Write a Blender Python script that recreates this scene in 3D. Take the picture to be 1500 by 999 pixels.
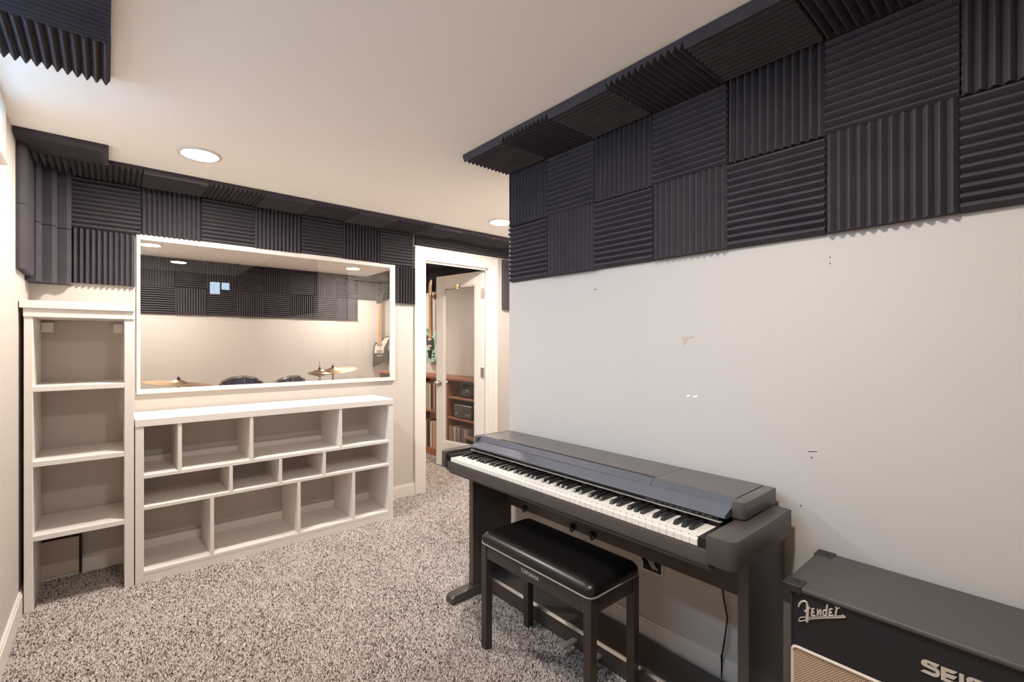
import bpy, bmesh, math, random
import numpy as np
from mathutils import Vector, Matrix

for o in list(bpy.data.objects):
    bpy.data.objects.remove(o)
S = bpy.context.scene
C = S.collection
R = math.radians
rnd = random.Random(7)

# ------------------------------------------------------------------ camera
F, CX, HY, YAW, HC = 684.6, 750.0, 504.0, R(40.73), 1.30   # pixels of a 1500x999 frame
cam = bpy.data.cameras.new('camera')
cam.sensor_width = 36.0
cam.lens = 36.0 * F / 1500.0
cam.shift_y = (HY - 499.5) / 1500.0
cam.clip_start = 0.02
co = bpy.data.objects.new('camera', cam)
C.objects.link(co)
co.location = (0, 0, HC)
co.rotation_euler = (R(90), 0, -YAW)
S.camera = co

# ------------------------------------------------------------------ world, exposure
w = bpy.data.worlds.new('world')
S.world = w
w.use_nodes = True
w.node_tree.nodes['Background'].inputs[0].default_value = (0.62, 0.78, 1.0, 1)
w.node_tree.nodes['Background'].inputs[1].default_value = 1.2
S.view_settings.view_transform = 'Standard'
S.view_settings.look = 'None'
S.view_settings.gamma = 1.0
S.view_settings.use_curve_mapping = False
S.view_settings.exposure = 0.63
S.cycles.diffuse_bounces = 10
S.cycles.max_bounces = 16
S.cycles.transparent_max_bounces = 16

LAMP_W = 19.0          # watts of one ceiling downlight
LAMP_COL = (1.0, 0.915, 0.83)
WIN_W = 13.0           # daylight entering by the high side window
WIN_COL = (0.48, 0.72, 1.0)

def area_light(name, loc, rot, sx, sy, power, col, shape='RECTANGLE', parent=None):
    l = bpy.data.lights.new(name, 'AREA')
    l.shape = shape
    l.size = sx
    if shape in ('RECTANGLE', 'ELLIPSE'):
        l.size_y = sy
    l.energy = power
    l.color = col
    o = bpy.data.objects.new(name, l)
    C.objects.link(o)
    o.location = loc
    o.rotation_euler = rot
    if parent:
        o.parent = parent
    return o

# daylight in the reveal of the side window (faces +X, into the room)
area_light('window_daylight', (-0.432, 1.607, 2.145), (0, R(-58), 0), 0.17, 2.06, WIN_W, WIN_COL).data.spread = R(104)

# ------------------------------------------------------------------ materials
def srgb(r, g, b):
    f = lambda c: ((c / 255 + 0.055) / 1.055) ** 2.4 if c > 10 else c / 255 / 12.92
    return (f(r), f(g), f(b), 1)

def mat(name, col, rough=0.5, metal=0.0, var=0.0, scale=40, bump=0.0, bscale=None, spec=0.5, coat=0.0, stretch=None):
    m = bpy.data.materials.new(name)
    m.use_nodes = True
    nt = m.node_tree
    b = nt.nodes['Principled BSDF']
    b.inputs['Base Color'].default_value = col
    b.inputs['Roughness'].default_value = rough
    b.inputs['Metallic'].default_value = metal
    b.inputs['Specular IOR Level'].default_value = spec
    if coat:
        b.inputs['Coat Weight'].default_value = coat
        b.inputs['Coat Roughness'].default_value = 0.15
    tc = nt.nodes.new('ShaderNodeTexCoord')
    src = tc.outputs['Object']
    if stretch:
        mp = nt.nodes.new('ShaderNodeMapping')
        mp.inputs['Scale'].default_value = stretch
        nt.links.new(src, mp.inputs[0])
        src = mp.outputs[0]
    if var:
        n = nt.nodes.new('ShaderNodeTexNoise')
        n.inputs['Scale'].default_value = scale
        n.inputs['Detail'].default_value = 5
        nt.links.new(src, n.inputs['Vector'])
        mx = nt.nodes.new('ShaderNodeMix')
        mx.data_type = 'RGBA'
        mx.inputs[6].default_value = tuple(c * (1 - var) for c in col[:3]) + (1,)
        mx.inputs[7].default_value = tuple(min(1, c * (1 + var)) for c in col[:3]) + (1,)
        nt.links.new(n.outputs[0], mx.inputs[0])
        nt.links.new(mx.outputs[2], b.inputs['Base Color'])
    if bump:
        n2 = nt.nodes.new('ShaderNodeTexNoise')
        n2.inputs['Scale'].default_value = bscale or scale
        n2.inputs['Detail'].default_value = 3
        nt.links.new(src, n2.inputs['Vector'])
        bp = nt.nodes.new('ShaderNodeBump')
        bp.inputs['Strength'].default_value = bump
        bp.inputs['Distance'].default_value = 0.002
        nt.links.new(n2.outputs[0], bp.inputs['Height'])
        nt.links.new(bp.outputs[0], b.inputs['Normal'])
    return m

def glass(name, k=1.0, tint=(1, 1, 1)):
    m = bpy.data.materials.new(name)
    m.use_nodes = True
    nt = m.node_tree
    nt.nodes.clear()
    out = nt.nodes.new('ShaderNodeOutputMaterial')
    tr = nt.nodes.new('ShaderNodeBsdfTransparent')
    tr.inputs[0].default_value = tint + (1,)
    gl = nt.nodes.new('ShaderNodeBsdfGlossy')
    gl.inputs['Roughness'].default_value = 0.0
    gl.inputs['Color'].default_value = (1, 1, 1, 1)
    lw_ = nt.nodes.new('ShaderNodeLayerWeight')
    lw_.inputs[0].default_value = 0.5
    pw = nt.nodes.new('ShaderNodeMath')
    pw.operation = 'POWER'
    pw.inputs[1].default_value = 5.0
    nt.links.new(lw_.outputs['Facing'], pw.inputs[0])
    mu = nt.nodes.new('ShaderNodeMath')
    mu.operation = 'MULTIPLY_ADD'
    mu.use_clamp = True
    mu.inputs[1].default_value = 0.95
    mu.inputs[2].default_value = 0.043 * k
    nt.links.new(pw.outputs[0], mu.inputs[0])
    mx = nt.nodes.new('ShaderNodeMixShader')
    nt.links.new(mu.outputs[0], mx.inputs[0])
    nt.links.new(tr.outputs[0], mx.inputs[1])
    nt.links.new(gl.outputs[0], mx.inputs[2])
    nt.links.new(mx.outputs[0], out.inputs[0])
    return m

def emit(name, col, s):
    m = bpy.data.materials.new(name)
    m.use_nodes = True
    b = m.node_tree.nodes['Principled BSDF']
    b.inputs['Base Color'].default_value = col
    b.inputs['Emission Color'].default_value = col
    b.inputs['Emission Strength'].default_value = s
    return m

M = {}
M['wall'] = mat('wall_paint', srgb(196, 189, 182), 0.75, var=0.012, scale=3, bump=0.06, bscale=260, spec=0.25)
M['ceiling'] = mat('ceiling_paint', srgb(250, 247, 243), 0.85, var=0.012, scale=3, bump=0.05, bscale=200, spec=0.2)
M['trim'] = mat('trim_paint', srgb(224, 219, 213), 0.38, var=0.01, scale=8, bump=0.03, bscale=90)
M['white_wood'] = mat('white_painted_wood', srgb(228, 223, 218), 0.42, var=0.015, scale=12, bump=0.06, bscale=30, stretch=(1, 6, 6))
M['piano'] = mat('piano_black', srgb(74, 67, 64), 0.36, var=0.06, scale=30, bump=0.03, bscale=300)
M['piano_top'] = mat('piano_top_satin', srgb(84, 78, 76), 0.24, var=0.06, scale=14, bump=0.03, bscale=400)
M['fascia'] = mat('fascia_satin_metal', srgb(118, 121, 132), 0.30, metal=0.6, var=0.05, scale=20)
M['black'] = mat('black_plastic', srgb(20, 19, 20), 0.4, var=0.1, scale=30)
M['slot'] = mat('dark_slot', srgb(8, 8, 8), 0.6, var=0.1)
M['ivory'] = mat('white_key_plastic', srgb(232, 226, 216), 0.25, var=0.02, scale=60)
M['ebony'] = mat('black_key_plastic', srgb(16, 15, 16), 0.34, var=0.08, scale=60)
M['ink'] = mat('key_note_sticker_ink', srgb(70, 60, 55), 0.6, var=0.05)
M['felt'] = mat('red_key_felt', srgb(150, 40, 35), 0.9, var=0.1, scale=200)
M['vinyl'] = mat('black_bench_vinyl', srgb(20, 18, 18), 0.30, var=0.08, scale=30, bump=0.10, bscale=500)
M['piping'] = mat('pale_piping', srgb(150, 142, 134), 0.5, var=0.05)
M['bench'] = mat('bench_dark_wood', srgb(56, 48, 44), 0.38, var=0.1, scale=24, stretch=(8, 8, 1))
M['chrome'] = mat('brushed_metal', srgb(190, 186, 180), 0.25, metal=1.0, var=0.05, scale=80)
M['tolex'] = mat('black_tolex', srgb(80, 73, 70), 0.5, var=0.1, scale=120, bump=0.25, bscale=700)
M['baffle'] = mat('black_baffle', srgb(28, 25, 28), 0.6, var=0.1, scale=60)
M['silver'] = mat('silver_lettering', srgb(205, 195, 183), 0.4, metal=0.2, var=0.03)
M['corner'] = mat('black_corner_plastic', srgb(40, 36, 36), 0.42, var=0.05)
M['cream'] = mat('cream_piping', srgb(225, 212, 196), 0.5, var=0.03)
M['brass'] = mat('bronze_cymbal', srgb(196, 158, 112), 0.28, metal=1.0, var=0.1, scale=60)
M['blue_shell'] = mat('dark_blue_drum_shell', srgb(30, 34, 62), 0.22, var=0.15, scale=20, coat=0.6)
M['drum_head'] = mat('drum_head_film', srgb(225, 222, 215), 0.5, var=0.03)
M['shelf_wood'] = mat('orange_stained_wood', srgb(150, 92, 62), 0.45, var=0.18, scale=10, stretch=(8, 1, 8))
M['teal'] = mat('seafoam_lacquer', srgb(168, 208, 190), 0.2, var=0.03, coat=0.5)
M['maple'] = mat('maple_neck', srgb(200, 156, 108), 0.35, var=0.08, scale=12, stretch=(6, 6, 1))
M['tort'] = mat('dark_pickguard', srgb(52, 36, 32), 0.3, var=0.25, scale=30)
M['gtr_black'] = mat('black_guitar_lacquer', srgb(58, 54, 54), 0.25, var=0.05, coat=0.4)
M['gtr_white'] = mat('white_guitar_lacquer', srgb(232, 224, 212), 0.25, var=0.02, coat=0.4)
M['rubber'] = mat('black_rubber', srgb(18, 17, 17), 0.6, var=0.1)
M['cable_white'] = mat('white_cable', srgb(205, 198, 188), 0.5, var=0.04)
M['vent'] = mat('taupe_panel', srgb(196, 182, 168), 0.55, var=0.03, scale=10)
M['paintchip'] = mat('chipped_paint', srgb(190, 170, 148), 0.8, var=0.15, scale=200)
M['paintwhite'] = mat('white_filler', srgb(240, 236, 230), 0.8, var=0.04, scale=200)
M['hole'] = mat('dark_hole', srgb(50, 42, 38), 0.9, var=0.1)
M['crate'] = mat('brown_crate_wood', srgb(140, 112, 90), 0.6, var=0.15, scale=14)
M['lens'] = emit('lamp_lens', (1.0, 0.93, 0.85, 1), 6.0)
M['sky_pane'] = emit('daylit_frosted_pane', (0.62, 0.80, 1.0, 1), 5.0)
M['side_pane'] = emit('daylit_blind_behind_glass', (0.42, 0.68, 1.0, 1), 1.2)
M['pane'] = glass('interior_window_glass', 1.25, (0.985, 0.985, 0.98))
M['door_pane'] = glass('door_glass', 0.9)

def foam_mat():
    m = mat('charcoal_foam', srgb(62, 57, 61), 0.95, bump=0.5, bscale=900, spec=0.12)
    nt = m.node_tree
    b = nt.nodes['Principled BSDF']
    tc = [n for n in nt.nodes if n.type == 'TEX_COORD'][0]
    oi = nt.nodes.new('ShaderNodeObjectInfo')
    add = nt.nodes.new('ShaderNodeVectorMath')
    add.operation = 'ADD'
    sc = nt.nodes.new('ShaderNodeVectorMath')
    sc.operation = 'SCALE'
    sc.inputs[3].default_value = 7.0
    nt.links.new(oi.outputs['Location'], sc.inputs[0])
    nt.links.new(tc.outputs['Object'], add.inputs[0])
    nt.links.new(sc.outputs[0], add.inputs[1])
    vo = nt.nodes.new('ShaderNodeTexVoronoi')
    vo.inputs['Scale'].default_value = 55
    nt.links.new(add.outputs[0], vo.inputs['Vector'])
    lt = nt.nodes.new('ShaderNodeMath')
    lt.operation = 'LESS_THAN'
    lt.inputs[1].default_value = 0.075
    nt.links.new(vo.outputs['Distance'], lt.inputs[0])
    sep = nt.nodes.new('ShaderNodeSeparateColor')
    nt.links.new(vo.outputs['Color'], sep.inputs[0])
    gt = nt.nodes.new('ShaderNodeMath')
    gt.operation = 'GREATER_THAN'
    gt.inputs[1].default_value = 0.93
    nt.links.new(sep.outputs[0], gt.inputs[0])
    mu = nt.nodes.new('ShaderNodeMath')
    mu.operation = 'MULTIPLY'
    nt.links.new(lt.outputs[0], mu.inputs[0])
    nt.links.new(gt.outputs[0], mu.inputs[1])
    ns = nt.nodes.new('ShaderNodeTexNoise')
    ns.inputs['Scale'].default_value = 9
    nt.links.new(add.outputs[0], ns.inputs['Vector'])
    m1 = nt.nodes.new('ShaderNodeMix')
    m1.data_type = 'RGBA'
    m1.inputs[6].default_value = srgb(68, 65, 71)
    m1.inputs[7].default_value = srgb(84, 79, 84)
    nt.links.new(ns.outputs[0], m1.inputs[0])
    m2 = nt.nodes.new('ShaderNodeMix')
    m2.data_type = 'RGBA'
    m2.inputs[7].default_value = srgb(170, 165, 165)
    nt.links.new(mu.outputs[0], m2.inputs[0])
    nt.links.new(m1.outputs[2], m2.inputs[6])
    nt.links.new(m2.outputs[2], b.inputs['Base Color'])
    return m
M['foam'] = foam_mat()

def grille_mat():
    m = mat('woven_grille_cloth', srgb(190, 160, 130), 0.8, spec=0.2)
    nt = m.node_tree
    b = nt.nodes['Principled BSDF']
    tc = [n for n in nt.nodes if n.type == 'TEX_COORD'][0]
    ck = nt.nodes.new('ShaderNodeTexChecker')
    ck.inputs['Scale'].default_value = 300
    ck.inputs[1].default_value = srgb(214, 186, 156)
    ck.inputs[2].default_value = srgb(118, 88, 66)
    nt.links.new(tc.outputs['Object'], ck.inputs[0])
    nt.links.new(ck.outputs[0], b.inputs['Base Color'])
    bp = nt.nodes.new('ShaderNodeBump')
    bp.inputs['Strength'].default_value = 0.6
    bp.inputs['Distance'].default_value = 0.001
    nt.links.new(ck.outputs[1], bp.inputs['Height'])
    nt.links.new(bp.outputs[0], b.inputs['Normal'])
    return m
M['grille'] = grille_mat()

def carpet_mats():
    base = mat('carpet_backing', srgb(150, 135, 124), 1.0, var=0.35, scale=120, spec=0.05)
    m = bpy.data.materials.new('carpet_yarn')
    m.use_nodes = True
    b = m.node_tree.nodes['Principled BSDF']
    b.inputs['Roughness'].default_value = 0.95
    b.inputs['Specular IOR Level'].default_value = 0.1
    at = m.node_tree.nodes.new('ShaderNodeAttribute')
    at.attribute_name = 'yarn'
    m.node_tree.links.new(at.outputs['Color'], b.inputs['Base Color'])
    return base, m
M['carpet_base'], M['yarn'] = carpet_mats()

# ------------------------------------------------------------------ mesh helpers
class MB:
    """collects shapes and links them as one mesh object"""
    def __init__(s):
        s.bm = bmesh.new()
    def _merge(s, b2):
        me = bpy.data.meshes.new('tmp')
        b2.to_mesh(me)
        b2.free()
        s.bm.from_mesh(me)
        bpy.data.meshes.remove(me)
        return s
    def box(s, x0, x1, y0, y1, z0, z1, bev=0.0, seg=1, mi=0):
        b2 = bmesh.new()
        bmesh.ops.create_cube(b2, size=1)
        for v in b2.verts:
            v.co = Vector(((x0 + x1) / 2 + v.co.x * (x1 - x0), (y0 + y1) / 2 + v.co.y * (y1 - y0), (z0 + z1) / 2 + v.co.z * (z1 - z0)))
        if bev:
            bmesh.ops.bevel(b2, geom=list(b2.edges), offset=bev, segments=seg, affect='EDGES', profile=0.5)
        for f in b2.faces:
            f.material_index = mi
        return s._merge(b2)
    def prism(s, pts, axis, a0, a1, bev=0.0, seg=2, mi=0):
        """closed 2-D outline extruded along axis (0,1,2); pts are the two other coordinates in order"""
        b2 = bmesh.new()
        def P(p, a):
            l = [p[0], p[1]]
            l.insert(axis, a)
            return Vector(l)
        lo = [b2.verts.new(P(p, a0)) for p in pts]
        hi = [b2.verts.new(P(p, a1)) for p in pts]
        n = len(pts)
        b2.faces.new(lo[::-1])
        b2.faces.new(hi)
        for i in range(n):
            b2.faces.new((lo[i], lo[(i + 1) % n], hi[(i + 1) % n], hi[i]))
        bmesh.ops.recalc_face_normals(b2, faces=b2.faces)
        if bev:
            ed = [e for e in b2.edges if (e.verts[0] in lo and e.verts[1] in lo) or (e.verts[0] in hi and e.verts[1] in hi)]
            bmesh.ops.bevel(b2, geom=ed, offset=bev, segments=seg, affect='EDGES', profile=0.5)
        for f in b2.faces:
            f.material_index = mi
        return s._merge(b2)
    def tube(s, pts, r, n=8, mi=0, taper=None):
        b2 = bmesh.new()
        pts = [Vector(p) for p in pts]
        rings = []
        up = Vector((0, 0, 1))
        for i, p in enumerate(pts):
            d = (pts[min(i + 1, len(pts) - 1)] - pts[max(i - 1, 0)]).normalized()
            u = up if abs(d.dot(up)) < 0.95 else Vector((1, 0, 0))
            a = d.cross(u).normalized()
            b = d.cross(a).normalized()
            rr = r if not taper else taper[i]
            rings.append([b2.verts.new(p + (a * math.cos(t) + b * math.sin(t)) * rr) for t in [2 * math.pi * k / n for k in range(n)]])
        for i in range(len(rings) - 1):
            for k in range(n):
                b2.faces.new((rings[i][k], rings[i][(k + 1) % n], rings[i + 1][(k + 1) % n], rings[i + 1][k]))
        b2.faces.new(rings[0][::-1])
        b2.faces.new(rings[-1])
        bmesh.ops.recalc_face_normals(b2, faces=b2.faces)
        for f in b2.faces:
            f.material_index = mi
        return s._merge(b2)
    def lathe(s, prof, c=(0, 0, 0), n=32, mi=0, close=True):
        """profile of (radius, z) spun about the vertical through c"""
        b2 = bmesh.new()
        rings = []
        for (r, z) in prof:
            if r < 1e-6:
                rings.append([b2.verts.new((c[0], c[1], c[2] + z))])
            else:
                rings.append([b2.verts.new((c[0] + r * math.cos(2 * math.pi * k / n), c[1] + r * math.sin(2 * math.pi * k / n), c[2] + z)) for k in range(n)])
        m = len(rings)
        for i in range(m if close else m - 1):
            A, B = rings[i], rings[(i + 1) % m]
            if len(A) == 1 and len(B) == 1:
                continue
            for k in range(n):
                q = []
                for v in (A[k % len(A)], A[(k + 1) % len(A)], B[(k + 1) % len(B)], B[k % len(B)]):
                    if v not in q:
                        q.append(v)
                if len(q) > 2:
                    b2.faces.new(q)
        bmesh.ops.recalc_face_normals(b2, faces=b2.faces)
        for f in b2.faces:
            f.material_index = mi
        return s._merge(b2)
    def xf(s, mtx):
        bmesh.ops.transform(s.bm, matrix=mtx, verts=s.bm.verts)
        return s
    def mesh(s, name, mats, smooth=None):
        me = bpy.data.meshes.new(name)
        s.bm.to_mesh(me)
        s.bm.free()
        for m_ in (mats if isinstance(mats, (list, tuple)) else [mats]):
            me.materials.append(M[m_])
        if smooth:
            me.polygons.foreach_set('use_smooth', [True] * len(me.polygons))
            me.set_sharp_from_angle(angle=R(smooth))
        return me
    def build(s, name, mats, parent=None, smooth=None, label=None):
        """vertices are in world coordinates; an unrotated parent's location is taken off"""
        if parent is not None:
            s.xf(Matrix.Translation(-Vector(parent.location)))
        return link(name, s.mesh(name, mats, smooth), parent, label)

def link(name, me, parent=None, label=None):
    o = bpy.data.objects.new(name, me)
    C.objects.link(o)
    if parent is not None:
        o.parent = parent
    if label:
        o['label'] = label
    return o

def tag(o, label, cat, group=None, kind=None):
    o['label'] = label
    o['category'] = cat
    if group:
        o['group'] = group
    if kind:
        o['kind'] = kind
    return o

def empty(name, loc, label, cat, group=None, kind=None):
    o = bpy.data.objects.new(name, None)
    C.objects.link(o)
    o.location = loc
    o.empty_display_size = 0.05
    return tag(o, label, cat, group, kind)

def struct(name, mb, m, label, cat):
    return tag(mb.build(name, m), label, cat, kind='structure')

def ray(x, y):
    u = (x - CX) / F
    v = (HY - y) / F
    s, c = math.sin(YAW), math.cos(YAW)
    return s + u * c, c - u * s, v
def onX(x, y, X):
    d = ray(x, y)
    t = X / d[0]
    return d[1] * t, HC + d[2] * t

# ------------------------------------------------------------------ the room shell
ZC = 2.275                       # ceiling
XL, XR, YB = -0.33, 1.72, 3.61   # left wall, right wall, back wall (faces)
YE = 2.02                        # where the right wall ends and the hall opens
XH = 3.30                        # hall's right wall
YD0, YD1, XD = 3.665, 6.525, 3.15 # drum room
YR = -0.77                       # rear wall
WX0, WX1, WZ0, WZ1 = 0.132, 1.800, 1.012, 1.950    # interior window hole
DX0, DX1, DZ = 2.08, 2.82, 2.05                  # doorway hole

floor = struct('floor', MB().box(-0.5, 3.5, -2.0, 6.6, -0.06, 0.0), 'carpet_base', 'taupe carpet floor of the music room', 'floor')
ceil = struct('ceiling', MB().box(-0.5, 3.5, -2.0, 6.6, ZC, ZC + 0.08), 'ceiling', 'warm white painted ceiling with recessed lights', 'ceiling')
wr = struct('wall_right', MB().box(XR, XR + 0.11, YR, YE, 0, ZC), 'wall', 'long off-white wall behind the piano with black foam above', 'wall')
wb = MB()
for b in ((XL - 0.12, WX0, 0, ZC), (WX0, WX1, 0, WZ0), (WX0, WX1, WZ1, ZC), (WX1, DX0, 0, ZC), (DX0, DX1, DZ, ZC), (DX1, 3.42, 0, ZC)):
    wb.box(b[0], b[1], YB, YD0, b[2], b[3])
wb = struct('wall_back', wb, 'wall', 'off-white wall with the interior window and the doorway', 'wall')
LW = (0.55, 2.665, 2.06, 2.235)   # side window hole (y0,y1,z0,z1)
wl = MB()
for b in ((YR, LW[0], 0, ZC), (LW[1], 6.6, 0, ZC), (LW[0], LW[1], 0, LW[2]), (LW[0], LW[1], LW[3], ZC)):
    wl.box(XL - 0.12, XL, b[0], b[1], b[2], b[3])
wl = struct('wall_left', wl, 'wall', 'off-white wall with the high narrow window beside the tall shelf', 'wall')
wq = struct('wall_rear', MB().box(-0.5, 1.9, YR - 0.1, YR, 0, ZC), 'wall', 'off-white wall opposite the interior window', 'wall')
HD = (2.12, 2.86, 2.03)          # hall door hole
wh = MB()
wh.box(XR + 0.11, HD[0], YE - 0.11, YE, 0, ZC).box(HD[1], 3.42, YE - 0.11, YE, 0, ZC).box(HD[0], HD[1], YE - 0.11, YE, HD[2], ZC)
wh = struct('wall_hall', wh, 'wall', 'off-white hall wall facing the glazed door', 'wall')
struct('wall_hall_side', MB().box(XH, XH + 0.12, YE, YB, 0, ZC), 'wall', 'off-white end wall of the hall beside the glazed door', 'wall')
wf = struct('wall_far', MB().box(-0.5, 3.4, YD1, YD1 + 0.1, 0, ZC), 'wall', 'tan far wall of the drum room seen through the interior window', 'wall')
wd = struct('wall_drum_side', MB().box(XD, XD + 0.12, YD0, YD1, 0, ZC), 'wall', 'drum room wall with hanging guitar above the record shelf', 'wall')

def baseboard(name, x0, x1, y0, y1, h, label, top):
    m = MB().box(x0, x1, y0, y1, 0, h - 0.012)
    t = 0.004
    # narrow stepped cap
    if top == 'x+': m.box(x0, x1 - t, y0, y1, h - 0.012, h)
    if top == 'x-': m.box(x0 + t, x1, y0, y1, h - 0.012, h)
    if top == 'y-': m.box(x0, x1, y0 + t, y1, h - 0.012, h)
    return struct(name, m, 'trim', label, 'baseboard')
baseboard('baseboard_left', XL, XL + 0.014, YR, YB - 0.001, 0.113, 'white baseboard along the wall with the high window', 'x+')
baseboard('baseboard_back', XL + 0.015, 2.005, YB - 0.013, YB, 0.105, 'white baseboard behind the low bookcase beside the doorway', 'y-')
baseboard('baseboard_right', XR - 0.014, XR, YR, YE, 0.145, 'white baseboard behind the piano pedal box', 'x-')
baseboard('baseboard_hall', 2.965, XH, YB - 0.013, YB, 0.105, 'short white baseboard beside the hinge side of the doorway', 'y-')

# ------------------------------------------------------------------ carpet pile
def carpet():
    rs = np.random.RandomState(3)
    def region(x0, x1, y0, y1, sp):
        gx = np.arange(x0, x1, sp)
        gy = np.arange(y0, y1, sp)
        X, Y = np.meshgrid(gx, gy)
        p = np.stack([X.ravel(), Y.ravel()], 1)
        p += rs.uniform(-sp * 0.55, sp * 0.55, p.shape)
        p[:, 0] = np.clip(p[:, 0], x0 + .002, x1 - .002)
        p[:, 1] = np.clip(p[:, 1], y0 + .002, y1 - .002)
        return p
    A = region(XL + 0.015, XR - 0.015, 0.2, YB - 0.014, 0.0052)
    A = A[(A[:, 0] * math.sin(YAW) + A[:, 1] * math.cos(YAW)) > 1.2]
    B = region(XR - 0.015, XH, YE + 0.002, YB - 0.014, 0.0075)
    D = region(DX0 + 0.02, DX1 - 0.02, YB - 0.014, YD0, 0.0085)
    E_ = region(2.0, 2.9, YD0, 5.6, 0.0105)
    P = np.concatenate([A, B, D, E_])
    n = len(P)
    ang = rs.uniform(0, 2 * np.pi, n)
    r = rs.uniform(0.0022, 0.0040, n)
    h = rs.uniform(0.005, 0.010, n)
    lean = rs.normal(0, 0.0034, (n, 2))
    V = np.zeros((n, 4, 3))
    for k in range(3):
        a = ang + k * 2 * np.pi / 3
        V[:, k, 0] = P[:, 0] + r * np.cos(a)
        V[:, k, 1] = P[:, 1] + r * np.sin(a)
        V[:, k, 2] = 0.0005
    V[:, 3, :2] = P + lean
    V[:, 3, 2] = h
    idx = np.arange(n)[:, None] * 4
    tri = np.array([[0, 1, 3], [1, 2, 3], [2, 0, 3]])
    Fc = (idx[:, :, None] + tri[None]).reshape(-1)
    me = bpy.data.meshes.new('carpet_pile')
    me.vertices.add(n * 4)
    me.vertices.foreach_set('co', V.reshape(-1))
    nf = n * 3
    me.loops.add(nf * 3)
    me.loops.foreach_set('vertex_index', Fc.astype(np.int32))
    me.polygons.add(nf)
    me.polygons.foreach_set('loop_start', np.arange(nf, dtype=np.int32) * 3)
    me.update()
    # three yarns: cream, taupe, dark brown; broad soft mottling from tread
    pal = np.array([srgb(236, 228, 222)[:3], srgb(206, 194, 186)[:3], srgb(150, 136, 128)[:3], srgb(76, 64, 60)[:3]])
    t = np.sin(P[:, 0] * 9 + np.sin(P[:, 1] * 7)) * np.sin(P[:, 1] * 8 + 1.3 * np.sin(P[:, 0] * 11)) * 0.05
    q = rs.uniform(0, 1, n) + t
    ci = np.digitize(q, [0.48, 0.70, 0.86])
    col = pal[ci] * rs.uniform(0.66, 0.84, (n, 1))
    ca = np.ones((n, 4, 4))
    ca[:, :, :3] = np.clip(col, 0, 1)[:, None, :]
    at = me.color_attributes.new('yarn', 'FLOAT_COLOR', 'POINT')
    at.data.foreach_set('color', ca.reshape(-1))
    me.materials.append(M['yarn'])
    o = link('carpet_pile', me, floor, 'speckled cream and taupe twisted carpet pile')
    o['kind'] = 'stuff'
    return o
carpet()

# ------------------------------------------------------------------ acoustic foam
TILE, FB, FW = 0.305, 0.014, 0.021
FT = FB + FW
_foam = {}
def foam_mesh(wd_, hd_, ori):
    key = (round(wd_, 4), round(hd_, 4), ori)
    if key in _foam:
        return _foam[key]
    L, Wd = (wd_, hd_) if ori == 'V' else (hd_, wd_)   # ridges repeat along L
    pitch = TILE / 12
    n = max(1, int(round(L / pitch)))
    p = L / n
    prof = [(0, 0)]
    for i in range(n):
        a = i * p
        prof += [(a, FB), (a + p * 0.44, FT), (a + p * 0.56, FT)]
    prof += [(L, FB), (L, 0)]
    vs, fs = [], []
    for e in (0, Wd):
        for (a, z) in prof:
            vs.append((a, e, z) if ori == 'V' else (e, a, z))
    k = len(prof)
    for i in range(k):
        j = (i + 1) % k
        fs.append((i, j, k + j, k + i))
    fs.append(tuple(range(k))[::-1])
    fs.append(tuple(range(k, 2 * k)))
    bm = bmesh.new()
    bv = [bm.verts.new(v) for v in vs]
    for f in fs:
        bm.faces.new([bv[i] for i in f])
    bmesh.ops.recalc_face_normals(bm, faces=bm.faces)
    me = bpy.data.meshes.new('acoustic_foam_panel')
    bm.to_mesh(me)
    bm.free()
    me.materials.append(M['foam'])
    _foam[key] = me
    return me
def foam(parent, org, u, v, nrm, wd_, hd_, ori, jit=True):
    g = 0.0015
    o = link('acoustic_foam_panel', foam_mesh(wd_ - g, hd_ - g, ori), parent)
    u, v, nrm = Vector(u), Vector(v), Vector(nrm)
    rz = Matrix.Rotation(R(rnd.uniform(-0.35, 0.35)) if jit else 0, 4, 'Z')
    mt = Matrix((u, v, nrm)).transposed().to_4x4()
    off = Vector(org) + nrm * rnd.uniform(0.0, 0.0012)
    o.matrix_world = Matrix.Translation(off) @ mt @ rz
    return o
# right wall: u = +Y, v = +Z, n = -X  (v x n handed so u x v = n)
Z0, Z1, Z2 = 1.647, 1.952, ZC - 0.001
for k in range(12):
    y0 = 1.992 - TILE * (k + 1)
    if y0 < YR:
        break
    # (0,0,1) x ... : u=-Y start from the high-Y edge so that u x v = -X
    foam(wr, (XR, y0 + TILE, Z0), (0, -1, 0), (0, 0, 1), (-1, 0, 0), TILE, TILE, 'HV'[k % 2])
    foam(wr, (XR, y0 + TILE, Z1), (0, -1, 0), (0, 0, 1), (-1, 0, 0), TILE, Z2 - Z1, 'VH'[k % 2])
    # ceiling strip along it: n = -Z ; u = +Y, v = +X  -> u x v = -Z
    foam(ceil, (XR - FT - 0.001 - TILE, y0, ZC), (0, 1, 0), (1, 0, 0), (0, 0, -1), TILE, TILE, 'HV'[k % 2])
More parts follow.
